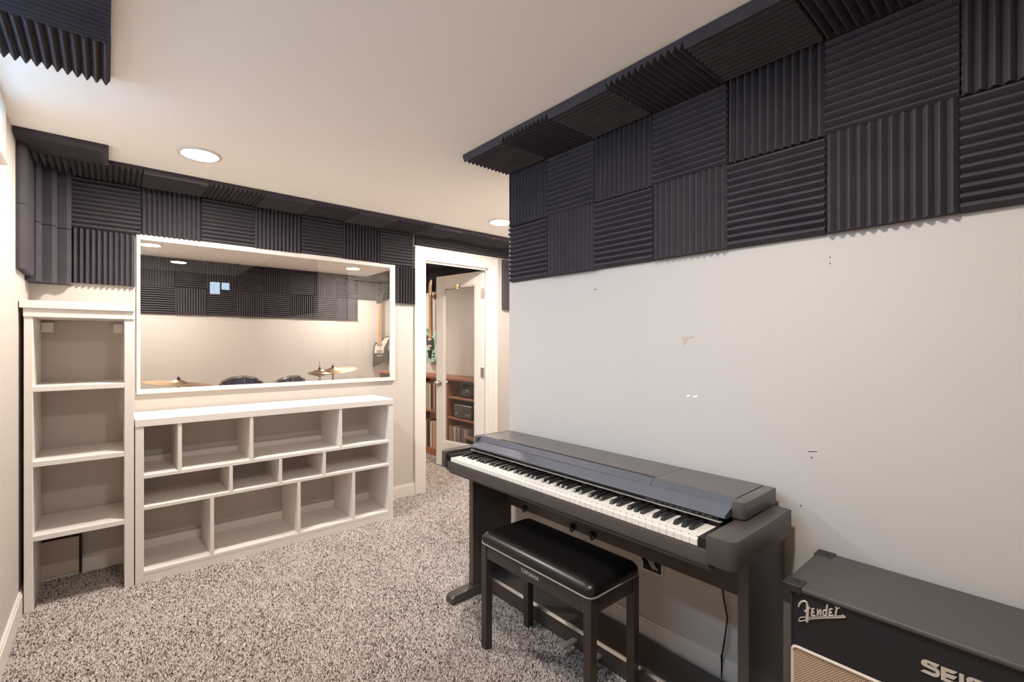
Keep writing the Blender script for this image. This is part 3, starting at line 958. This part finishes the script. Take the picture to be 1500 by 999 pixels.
gy0, gz0 = AY0 + th + 0.02, 0.06
MB().box(XF - 0.005, XF, gy0, gy1, gz0, gz1).build('grille_cloth', 'grille', am, label='tan woven grille cloth')
gp = rrect(gy0, gy1, gz0, gz1, 0.012, 4)
MB().tube([(XF - 0.005, a, b) for a, b in gp + gp[:1]], 0.0042, 6).build('grille_piping', 'cream', am, 60, label='cream piping around the grille')
for y in (AY1, AY0):
    s = 1 if y == AY1 else -1
    for x in (AX0, AX1):
        t_ = 1 if x == AX1 else -1
        m = MB()
        a0, a1 = sorted((x + t_ * 0.002, x - t_ * 0.045))
        b0, b1 = sorted((y + s * 0.002, y - s * 0.045))
        m.box(a0, a1, b0, b1, AZ - 0.001, AZ + 0.002, 0.0008)
        c0, c1 = sorted((y + s * 0.002, y - s * 0.001))
        m.box(a0, a1, c0, c1, AZ - 0.05, AZ + 0.001, 0.0008)
        d0, d1 = sorted((x + t_ * 0.002, x - t_ * 0.001))
        m.box(d0, d1, y - 0.018 if s > 0 else y, y if s > 0 else y + 0.018, AZ - 0.05, AZ + 0.001, 0.0008)
        m.box(d0 + 0.0004, d1 - 0.0004, b0 + 0.0004, b1 - 0.0004, AZ - 0.018, AZ + 0.0005, 0.0008)
        m.lathe([(0, 0.004), (0.004, 0.0035), (0.005, 0.001), (0, 0.001)], (x - t_ * 0.028, y - s * 0.028, AZ), 10, 1)
        m.build('corner_guard', ['corner', 'slot'], am)
for x in (AX0 + 0.05, AX1 - 0.05):
    for y in (AY0 + 0.06, AY1 - 0.06):
        MB().lathe([(0, 0), (0.018, 0), (0.018, 0.012), (0, 0.012)], (x, y, 0), 14).build('rubber_foot', 'rubber', am)
# script badge: strokes given in the plane of the baffle
def strokes(name, lines, wid, depth, parent, label, m='silver'):
    mb = MB()
    for ln, wds in lines:
        P = [onX(x, y, XF - 0.003) for x, y in ln]
        # Catmull-Rom smoothing
        Q = []
        n = len(P)
        for i in range(n - 1):
            p0, p1, p2, p3 = P[max(i - 1, 0)], P[i], P[i + 1], P[min(i + 2, n - 1)]
            for k in range(5):
                t = k / 5
                Q.append((tuple(0.5 * ((2 * p1[c]) + (-p0[c] + p2[c]) * t + (2 * p0[c] - 5 * p1[c] + 4 * p2[c] - p3[c]) * t * t + (-p0[c] + 3 * p1[c] - 3 * p2[c] + p3[c]) * t ** 3) for c in (0, 1)), wds[i] + (wds[i + 1] - wds[i]) * t))
        Q.append((P[-1], wds[-1]))
        mb.tube([(XF - 0.003, q[0], q[1]) for q, _ in Q], wid, 6, taper=[wid * k for _, k in Q])
    return mb.build(name, m, parent, 60, label)
def cp(pts, sx=5.02, ox=1140, oy=800):
    return [(ox + a / sx, oy + b / sx) for a, b in pts]
fl = []
fl.append((cp([(150, 446), (160, 420), (186, 404), (206, 412), (214, 436), (216, 480), (214, 530), (212, 556)]), [1.0, 1.5, 1.4, 1.2, 1.6, 2.1, 2.1, 1.9]))
fl.append((cp([(196, 480), (214, 470), (232, 452)]), [1.2, 1.5, 0.9]))
fl.append((cp([(266, 462), (250, 464), (248, 478), (262, 486), (246, 494), (250, 512), (272, 508)]), [1, 1.1, 1.1, 0.9, 1.1, 1.2, 0.8]))
fl.append((cp([(286, 462), (292, 482), (288, 510)]), [0.8, 1.1, 1.1]))
fl.append((cp([(292, 508), (308, 468), (314, 480), (312, 510)]), [0.9, 0.8, 1.1, 1.0]))
fl.append((cp([(362, 430), (356, 470), (352, 512)]), [1.0, 1.2, 1.0]))
fl.append((cp([(354, 476), (336, 472), (330, 496), (338, 512), (354, 500)]), [0.8, 1, 1.1, 1.0, 0.8]))
fl.append((cp([(398, 462), (380, 466), (378, 482), (392, 488), (374, 496), (380, 512), (404, 506)]), [1, 1.1, 1.1, 0.9, 1.1, 1.2, 0.8]))
fl.append((cp([(418, 440), (430, 458), (426, 484), (422, 510)]), [0.8, 1.1, 1.2, 1.1]))
fl.append((cp([(428, 478), (438, 458), (452, 454)]), [0.7, 0.8, 1.0]))
fl.append((cp([(470, 506), (474, 508)]), [1.0, 1.0]))
fl.append((cp([(480, 512), (400, 516), (300, 520), (230, 524), (166, 524), (156, 552), (230, 538), (320, 530), (480, 524), (488, 518), (480, 512)]), [0.6, 0.5, 0.5, 0.5, 0.6, 0.7, 0.6, 0.6, 0.8, 1.0, 0.8]))
strokes('script_badge', fl, 0.0021, 0, am, 'silver script badge reading Fender')
# block letters S E I S
def cq(pts):
    return [onX(1320 + a / 8.333, 900 + b / 8.333, XF - 0.003) for a, b in pts]
lt = MB()
Sp = [(468, 625), (300, 560), (262, 558), (240, 580), (250, 610), (280, 632), (400, 690), (425, 705), (415, 728), (390, 725), (280, 680), (240, 692), (400, 765), (445, 770), (472, 745), (470, 705), (440, 668), (330, 622), (310, 605), (330, 595), (425, 655)]
lt.prism(cq(Sp), 0, XF - 0.0025, XF + 0.0005)
Ep = [(485, 640), (485, 795), (635, 862), (680, 850), (545, 790), (545, 765), (640, 800), (680, 770), (545, 722), (545, 698), (640, 730), (684, 712)]
lt.prism(cq(Ep), 0, XF - 0.0025, XF + 0.0005)
lt.prism(cq([(708, 724), (708, 885), (766, 910), (766, 745)]), 0, XF - 0.0025, XF + 0.0005)
dx, dy = 552, 215
lt.prism(cq([(a + dx, b + dy) for a, b in Sp]), 0, XF - 0.0025, XF + 0.0005)
lt.build('block_letters', 'silver', am, label='silver block letters SEIS')

# ------------------------------------------------------------------ small things by the piano
cab_ = MB()
P = [onX(x, y, 1.702) for x, y in ((1058, 858), (1061, 880), (1066, 905), (1062, 935), (1058, 960), (1057, 993))]
cab_.tube([(1.7, a, b) for a, b in P] + [(1.70, P[-1][0], 0.16)], 0.0032, 8)
tag(cab_.build('power_cable', 'rubber', None, 60), 'thin black cable hanging on the wall under the piano keyboard', 'cable')
ot = empty('wall_socket', (XR, 1.095, 0.385), 'open wall box with tangled cables under the piano keyboard', 'socket')
MB().box(XR - 0.006, XR, 1.045, 1.145, 0.345, 0.455, 0.002).build('cover_plate', 'trim', ot)
MB().box(XR - 0.009, XR - 0.004, 1.053, 1.137, 0.353, 0.447).build('opening', 'slot', ot)
for i, (c_, r_) in enumerate((('cable_white', 0.004), ('cable_white', 0.004), ('rubber', 0.005), ('rubber', 0.005))):
    y = 1.072 + i * 0.015
    MB().tube([(XR - 0.006, y, 0.365), (XR - 0.022, y + 0.004, 0.385), (XR - 0.026, y + 0.02, 0.42), (XR - 0.02, y + 0.035, 0.45), (XR - 0.02, y + 0.05, 0.50)], r_, 8).build('cable', c_, ot, 60)
for i, (x, y) in enumerate(((768, 752), (838, 778), (868, 790))):
    a, b = onX(x, y, 1.648)
    m = MB().tube([(1.651, a + 0.014, 0.45), (1.645, a + 0.009, 0.428), (1.643, a, 0.419), (1.645, a - 0.009, 0.428), (1.651, a - 0.014, 0.45)], 0.004, 8)
    m.box(1.640, 1.656, a - 0.008, a + 0.008, 0.436, 0.452, 0.002)
    tag(m.build('cable_clip', 'rubber', None, 60), 'black cable loop under the piano back board, ' + ('beside the side panel', 'left of its close twin', 'right of its close twin')[i], 'cable clip', 'cable loops under the piano')
def chip(pts, m, lab):
    P = [onX(x, y, XR) for x, y in pts]
    return MB().prism(P, 0, XR - 0.0006, XR + 0.001).build('paint_chip', m, wr, label=lab)
chip([(997, 496), (1003, 494), (1017, 492), (1016, 495), (1008, 497), (1007, 501), (1002, 506), (1000, 503), (1002, 499)], 'paintchip', 'torn paint patch')
chip([(1005, 579), (1011, 578), (1010, 581), (1006, 581)], 'paintwhite', 'white filler spot')
chip([(1015, 580), (1022, 579), (1021, 582), (1016, 582)], 'paintwhite', 'white filler spot')
chip([(1184, 661), (1197, 661), (1197, 662), (1184, 662)], 'hole', 'dark scuff')
chip([(1188, 669), (1190, 669), (1190, 672), (1188, 671)], 'hole', 'dark scuff')
for (x, y) in ((1216, 377), (1216, 386), (872, 424), (1173, 741)):
    chip([(x - 1.2, y), (x, y - 1.4), (x + 1.2, y), (x, y + 1.4)], 'hole', 'nail hole')

# ------------------------------------------------------------------ drum room: record shelf
rs_ = empty('record_shelf', (3.0, 4.95, 0), 'long orange-brown wooden shelf of records along the drum room wall', 'shelf')
sx0, sx1 = 2.85, 3.14
sy0, sy1 = 3.78, 6.15
YM = 4.42
def rp(n, *b):
    MB().box(*b, 0.002).build(n, 'shelf_wood', rs_)
rp('top_board', sx0 - 0.01, sx1, sy0, sy1, 0.902, 0.93)
rp('plinth', sx0 + 0.01, sx1, sy0, sy1, 0.0, 0.085)
for y in (sy0, YM - 0.012, 5.28, sy1 - 0.024):
    rp('upright', sx0, sx1, y, y + 0.024, 0.085, 0.902)
rp('shelf_board', sx0, sx1, sy0 + 0.024, YM - 0.012, 0.70, 0.722)
rp('shelf_board', sx0, sx1, sy0 + 0.024, YM - 0.012, 0.475, 0.497)
rp('shelf_board', sx0, sx1, YM + 0.012, 5.28, 0.505, 0.528)
rp('shelf_board', sx0, sx1, 5.304, sy1 - 0.024, 0.505, 0.528)
cols = [(214, 200, 182), (190, 172, 150), (150, 60, 48), (232, 224, 212), (70, 64, 66), (120, 100, 84), (170, 148, 120), (96, 104, 112), (40, 36, 38), (204, 178, 140)]
for i, c in enumerate(cols):
    M['sleeve%d' % i] = mat('record_sleeve_%s' % 'abcdefghij'[i], srgb(*c), 0.6, var=0.08, scale=30)
cnames = ['pale beige', 'tan', 'dark red', 'off-white', 'charcoal', 'brown', 'khaki', 'slate blue', 'black', 'straw yellow']
def records(y0, y1, z0, hmax, where, grp):
    y, row, seen = y0, [], set()
    while True:
        t = rnd.uniform(0.006, 0.016)
        if y + t > y1:
            break
        h = min(0.312, hmax) - rnd.uniform(0, 0.008)
        x = sx0 + 0.006 + rnd.uniform(0, 0.012)
        i = rnd.choice([q for q in range(10) if (not row or q != row[-1][1]) and (len(row) < 2 or (row[-2][1], row[-1][1], q) not in seen)])
        if len(row) > 1:
            seen.add((row[-2][1], row[-1][1], i))
        o = link('record_sleeve', MB().box(0, 0.27, 0, t, 0, h).mesh('record_sleeve', 'sleeve%d' % i))
        o.location = (x, y, z0)
        row.append((o, i))
        y += t + 0.0008
    for k, (o, i) in enumerate(row):
        nb = [cnames[row[q][1]] for q in (k + 1, k - 1) if 0 <= q < len(row)]
        mid = 'between %s and %s ones' % tuple(nb) if len(nb) == 2 else 'ending its row beside a %s one' % nb[0]
        tag(o, '%s record sleeve %s, %s' % (cnames[i], mid, where), 'record', grp)
records(YM + 0.02, 5.0, 0.0855, 0.31, 'lower row', 'records in the lower row')
records(YM + 0.02, 5.0, 0.5285, 0.31, 'upper row', 'records in the upper row')
records(4.08, YM - 0.02, 0.0855, 0.31, 'beside the crate', 'records behind the door pane')
# gear behind the glass
cr = empty('wooden_crate', (2.99, 3.95, 0.085), 'brown wooden crate with dark sides on the bottom record shelf', 'crate')
MB().box(2.86, 3.12, 3.83, 4.06, 0.0855, 0.30, 0.003).build('body', 'black', cr)
for z in (0.12, 0.20):
    MB().box(2.852, 2.86, 3.83, 4.06, z, z + 0.04, 0.001).build('slat', 'crate', cr)
MB().box(2.84, 3.125, 3.82, 4.07, 0.30, 0.325, 0.002).build('lid', 'crate', cr)
ra = empty('stereo_receiver', (2.99, 4.12, 0.497), 'black stereo receiver with knobs on the middle record shelf', 'stereo')
MB().box(2.865, 3.11, 3.97, 4.30, 0.505, 0.645, 0.004).build('housing', 'black', ra)
MB().box(2.860, 2.866, 3.975, 4.295, 0.51, 0.64, 0.002).build('front_plate', 'gtr_black', ra)
for i, y in enumerate((4.01, 4.05, 4.24)):
    m = MB().lathe([(0, 0), (0.014, 0), (0.012, 0.014), (0, 0.014)], n=14)
    m.xf(Matrix.Translation((2.860, y, 0.545)) @ Matrix.Rotation(R(-90), 4, 'Y')).build('knob', 'chrome', ra, 40)
for y in (3.99, 4.28):
    MB().box(2.88, 2.90, y - 0.01, y + 0.01, 0.497, 0.506).box(3.08, 3.10, y - 0.01, y + 0.01, 0.497, 0.506).build('foot', 'rubber', ra)
hb = empty('camera_bag', (2.99, 4.12, 0.722), 'bulky black gear bag with strap on the upper record shelf', 'bag')
m = MB().box(2.87, 3.09, 3.90, 4.22, 0.7225, 0.85, 0.03, 3)
m.build('body', 'rubber', hb, 50)
MB().tube([(2.875, 3.93, 0.80), (2.86, 3.97, 0.875), (2.87, 4.05, 0.893), (2.86, 4.14, 0.875), (2.875, 4.19, 0.80)], 0.008, 8).build('strap', 'gtr_black', hb, 60)
MB().box(2.862, 2.874, 3.98, 4.14, 0.74, 0.80, 0.006, 2).build('pocket', 'tort', hb, 50)
MB().box(2.858, 2.864, 4.03, 4.07, 0.80, 0.815, 0.001).build('buckle', 'chrome', hb)
tb = MB().lathe([(0, 0), (0.028, 0), (0.030, 0.004), (0.030, 0.075), (0.026, 0.082), (0, 0.082)], (2.89, 3.88, 0.4972), 20)
tag(tb.build('tin_can', 'cream', None, 40), 'small cream tin standing beside the stereo receiver', 'tin')

# ------------------------------------------------------------------ guitars
def smooth_closed(P, k=6):
    out = []
    n = len(P)
    for i in range(n):
        p0, p1, p2, p3 = P[i - 1], P[i], P[(i + 1) % n], P[(i + 2) % n]
        for q in range(k):
            t = q / k
            out.append(tuple(0.5 * ((2 * p1[c]) + (-p0[c] + p2[c]) * t + (2 * p0[c] - 5 * p1[c] + 4 * p2[c] - p3[c]) * t * t + (-p0[c] + 3 * p1[c] - 3 * p2[c] + p3[c]) * t ** 3) for c in (0, 1)))
    return out
# local frame: x across, z up (neck), y = towards the wall; origin at the bottom of the body
def guitar_common(root, z_body, z_nut, L, neck, hook=True):
    link('neck', MB().prism([(-0.028, z_body), (-0.021, z_nut), (0.021, z_nut), (0.028, z_body)], 1, -0.018, 0.006, 0.004).mesh('neck', neck, 40), root)
    fb = link('fretboard', MB().prism([(-0.028, z_body - 0.06), (-0.021, z_nut), (0.021, z_nut), (0.028, z_body - 0.06)], 1, -0.024, -0.018).mesh('fretboard', neck), root)
    fr = MB()
    for i in range(1, 21):
        z = z_nut - L * (1 - 2 ** (-i / 12))
        fr.box(-0.024, 0.024, -0.0255, -0.0235, z - 0.001, z + 0.001)
    link('frets', fr.mesh('frets', 'chrome'), fb)
    st = MB()
    for i in range(6):
        x = -0.0175 + i * 0.007
        st.tube([(x, -0.03, 0.15), (x * 0.85, -0.028, z_nut)], 0.0006, 4)
    link('strings', st.mesh('strings', 'chrome'), root)

ga = empty('electric_guitar', (XD - 0.05, 5.17, 1.06), 'seafoam green electric guitar hanging on the drum room wall above the records', 'guitar')
ga.rotation_euler = (0, 0, R(-90))
body = smooth_closed([(0.0, 0.0), (0.11, 0.03), (0.165, 0.12), (0.15, 0.20), (0.118, 0.265), (0.13, 0.33), (0.135, 0.395), (0.10, 0.41), (0.075, 0.365), (0.035, 0.34), (-0.035, 0.355), (-0.08, 0.40), (-0.115, 0.44), (-0.15, 0.40), (-0.14, 0.32), (-0.125, 0.25), (-0.155, 0.17), (-0.16, 0.09), (-0.10, 0.015)])
link('body', MB().prism(body, 1, -0.018, 0.026, 0.006).mesh('body', 'teal', 40), ga)
pg = smooth_closed([(0.03, 0.16), (0.10, 0.18), (0.10, 0.25), (0.085, 0.30), (0.04, 0.33), (-0.04, 0.34), (-0.08, 0.36), (-0.09, 0.30), (-0.075, 0.22), (-0.02, 0.20)])
link('pickguard', MB().prism(pg, 1, -0.021, -0.018).mesh('pickguard', 'tort'), ga, 'dark brown pickguard')
for z in (0.215, 0.30):
    link('pickup', MB().box(-0.04, 0.04, -0.028, -0.02, z - 0.011, z + 0.011, 0.002).mesh('pickup', 'gtr_white'), ga)
br = link('bridge', MB().box(-0.045, 0.045, -0.034, -0.018, 0.125, 0.165, 0.003).box(-0.03, 0.03, -0.03, -0.018, 0.06, 0.125, 0.002).mesh('bridge', 'black'), ga)
link('tremolo_arm', MB().tube([(-0.02, -0.035, 0.12), (-0.025, -0.045, 0.08), (-0.02, -0.045, -0.01)], 0.003, 6).mesh('tremolo_arm', 'chrome', 60), br)
for z, x in ((0.12, 0.10), (0.08, 0.09)):
    link('knob', MB().lathe([(0, 0), (0.011, 0), (0.009, 0.016), (0, 0.016)], n=12).xf(Matrix.Translation((x, -0.018, z)) @ Matrix.Rotation(R(90), 4, 'X')).mesh('knob', 'black', 40), ga)
guitar_common(ga, 0.36, 0.86, 0.648, 'maple')
hs = smooth_closed([(-0.021, 0.86), (-0.034, 0.885), (-0.040, 0.94), (-0.034, 1.0), (-0.01, 1.052), (0.022, 1.058), (0.036, 1.03), (0.026, 0.99), (0.022, 0.94), (0.022, 0.90), (0.021, 0.865)], 4)
hd = link('headstock', MB().prism(hs, 1, -0.014, 0.0, 0.002).mesh('headstock', 'maple', 40), ga)
for i in range(6):
    z = 0.90 + i * 0.024
    link('tuner', MB().tube([(-0.036 + i * 0.003, -0.007, z), (-0.052 + i * 0.003, -0.007, z)], 0.003, 6).box(-0.062 + i * 0.003, -0.050 + i * 0.003, -0.011, -0.003, z - 0.007, z + 0.007, 0.002).mesh('tuner', 'chrome', 60), hd)
def hanger(loc, ry, lab):
    e = empty('guitar_hanger', loc, lab, 'hanger')
    e.rotation_euler = (0, 0, ry)
    link('wall_block', MB().box(-0.03, 0.03, -0.012, 0.0, -0.03, 0.03, 0.003).mesh('wall_block', 'shelf_wood'), e)
    link('yoke', MB().tube([(0, -0.01, 0), (0, -0.05, 0.0)], 0.005, 8).tube([(-0.032, -0.075, 0.012), (-0.030, -0.055, 0.0), (0, -0.048, -0.002), (0.030, -0.055, 0), (0.032, -0.075, 0.012)], 0.005, 8).mesh('yoke', 'rubber', 60), e)
    return e
hanger((XD, 5.17, 1.905), R(-90), 'wall hanger holding the seafoam guitar')

gb = empty('angular_guitar', (2.985, YD1 - 0.055, 0.965), 'angular black and white electric guitar hanging in the drum room corner', 'guitar')
gb.rotation_euler = (0, R(1.5), 0)
bd = [(-0.085, 0.0), (0.16, 0.10), (0.19, 0.17), (0.15, 0.25), (0.075, 0.30), (0.16, 0.43), (0.15, 0.46), (0.09, 0.44), (0.03, 0.37), (-0.03, 0.36), (-0.05, 0.36), (-0.075, 0.30), (-0.085, 0.20)]
link('body', MB().prism(bd, 1, -0.018, 0.024, 0.005).mesh('body', 'gtr_black', 40), gb)
wp = [(0.06, 0.20), (0.075, 0.30), (0.15, 0.425), (0.145, 0.445), (0.09, 0.43), (0.03, 0.365), (-0.03, 0.355), (-0.068, 0.30), (-0.075, 0.20)]
link('pickguard', MB().prism(wp, 1, -0.022, -0.018).mesh('pickguard', 'gtr_white'), gb, 'large white pickguard')
for z in (0.23, 0.33):
    link('pickup', MB().box(-0.04, 0.04, -0.03, -0.02, z - 0.02, z + 0.02, 0.002).mesh('pickup', 'chrome'), gb)
link('bridge', MB().box(-0.045, 0.045, -0.034, -0.018, 0.155, 0.175, 0.002).mesh('bridge', 'chrome'), gb)
for x, z in ((0.11, 0.16), (0.12, 0.115)):
    link('knob', MB().lathe([(0, 0), (0.011, 0), (0.009, 0.016), (0, 0.016)], n=12).xf(Matrix.Translation((x, -0.018, z)) @ Matrix.Rotation(R(90), 4, 'X')).mesh('knob', 'black', 40), gb)
guitar_common(gb, 0.37, 0.93, 0.66, 'maple')
hs = smooth_closed([(-0.021, 0.93), (-0.03, 0.97), (-0.02, 1.03), (0.01, 1.10), (0.055, 1.145), (0.075, 1.135), (0.06, 1.09), (0.045, 1.03), (0.03, 0.97), (0.021, 0.935)], 4)
hd = link('headstock', MB().prism(hs, 1, -0.014, 0.0, 0.002).mesh('headstock', 'gtr_black', 40), gb)
for i in range(6):
    t = i / 5
    x, z = -0.028 + 0.03 * t * t + 0.012 * t, 0.96 + 0.14 * t
    link('tuner', MB().tube([(x, -0.007, z), (x - 0.016, -0.007, z)], 0.003, 6).box(x - 0.028, x - 0.014, -0.011, -0.003, z - 0.007, z + 0.007, 0.002).mesh('tuner', 'chrome', 60), hd)
hanger((2.985 + math.sin(R(1.5)) * 0.955, YD1, 0.965 + 0.955 * math.cos(R(1.5))), 0, 'wall hanger holding the angular guitar')

# ------------------------------------------------------------------ drums and cymbals
def tripod(root, x, y, ztop, r=0.009):
    MB().tube([(x, y, 0.12), (x, y, ztop)], r, 10).build('stand_pole', 'chrome', root, 60)
    MB().lathe([(0, 0), (0.02, 0), (0.02, 0.05), (0, 0.05)], (x, y, 0.42), 14).build('collar', 'chrome', root, 40)
    for k in range(3):
        a = R(90 + 120 * k)
        MB().tube([(x + 0.012 * math.cos(a), y + 0.012 * math.sin(a), 0.44), (x + 0.27 * math.cos(a), y + 0.27 * math.sin(a), 0.012)], 0.008, 8).build('leg', 'chrome', root, 60)
def cymbal(x, y, z, rad, lab, tilt, name='crash_cymbal', rod=0.0):
    r = empty(name, (x, y, 0), lab, 'cymbal')
    m = MB().lathe([(0.006, 0.024), (0.02, 0.023), (0.042, 0.015), (0.055, 0.008), (rad * 0.6, 0.002), (rad, -0.008), (rad, -0.0095), (rad * 0.6, 0.0), (0.055, 0.006), (0.042, 0.013), (0.006, 0.022)], n=48)
    m.xf(Matrix.Translation((x, y, z)) @ Matrix.Rotation(R(tilt[0]), 4, 'X') @ Matrix.Rotation(R(tilt[1]), 4, 'Y'))
    m.build('cymbal_plate', 'brass', r, 60)
    MB().lathe([(0, 0.022), (0.013, 0.022), (0.013, 0.034), (0.008, 0.038), (0.008, 0.046), (0, 0.048)], (x, y, z), 12).build('wing_nut', 'black', r, 40)
    if rod:
        MB().tube([(x, y, z), (x, y, z + rod)], 0.0035, 8).build('clutch_rod', 'chrome', r, 60)
    tripod(r, x, y, z + 0.03)
    return r
cymbal(0.42, 4.60, 0.990, 0.235, 'bronze crash cymbal on a stand left of the blue toms', (2, 6))
cymbal(1.63, 4.54, 1.052, 0.225, 'bronze ride cymbal on a stand behind the hi-hat', (3, -6), 'ride_cymbal')
hh = cymbal(1.40, 4.22, 1.052, 0.10, 'small pair of hi-hat cymbals with upright clutch rod', (0, 2), 'hi_hat', 0.10)
m = MB().lathe([(0.006, -0.012), (0.042, -0.004), (0.055, 0.002), (0.10, 0.010), (0.10, 0.0115), (0.055, 0.004), (0.006, -0.010)], (1.40, 4.22, 1.025), 40)
m.build('bottom_plate', 'brass', hh, 60)
def tom(x, y, z, rad, dep, tilt, lab):
    r = empty('tom_drum', (x, y, 0), lab, 'drum', 'blue tom drums')
    mt = Matrix.Translation((x, y, z)) @ Matrix.Rotation(R(tilt[0]), 4, 'X') @ Matrix.Rotation(R(tilt[1]), 4, 'Y')
    def q(mb, n, ma, sm=40):
        mb.xf(mt).build(n, ma, r, sm)
    q(MB().lathe([(rad - 0.006, 0), (rad, 0), (rad, -dep), (rad - 0.006, -dep)], n=40), 'shell', 'blue_shell')
    for zz_ in (0.0, -dep):
        q(MB().lathe([(rad + 0.002, -0.012), (rad + 0.008, -0.012), (rad + 0.008, 0.008), (rad + 0.004, 0.012), (rad, 0.008), (rad + 0.002, 0.0)], (0, 0, zz_), 40), 'hoop', 'chrome')
        q(MB().lathe([(0, 0.004), (rad - 0.001, 0.004), (rad - 0.001, 0.001), (0, 0.001)], (0, 0, zz_), 40), 'drum_head', 'drum_head')
    for k in range(6):
        a = R(30 + 60 * k)
        l = MB().box(rad, rad + 0.018, -0.011, 0.011, -dep * 0.5 - 0.03, -dep * 0.5 + 0.03, 0.004)
        l.tube([(rad + 0.012, 0, -dep * 0.5), (rad + 0.012, 0, 0.0)], 0.0032, 6)
        l.box(rad + 0.002, rad + 0.018, -0.012, 0.012, -0.012, 0.006, 0.002)
        l.xf(Matrix.Rotation(a, 4, 'Z'))
        q(l, 'lug', 'chrome')
    tripod(r, x, y, z - dep - 0.01, 0.011)
tom(0.81, 4.33, 0.955, 0.152, 0.22, (-33, 4), 'larger dark blue tom drum between crash cymbal and small tom')
tom(1.175, 4.36, 0.950, 0.128, 0.20, (-33, -6), 'smaller dark blue tom drum next to the hi-hat')
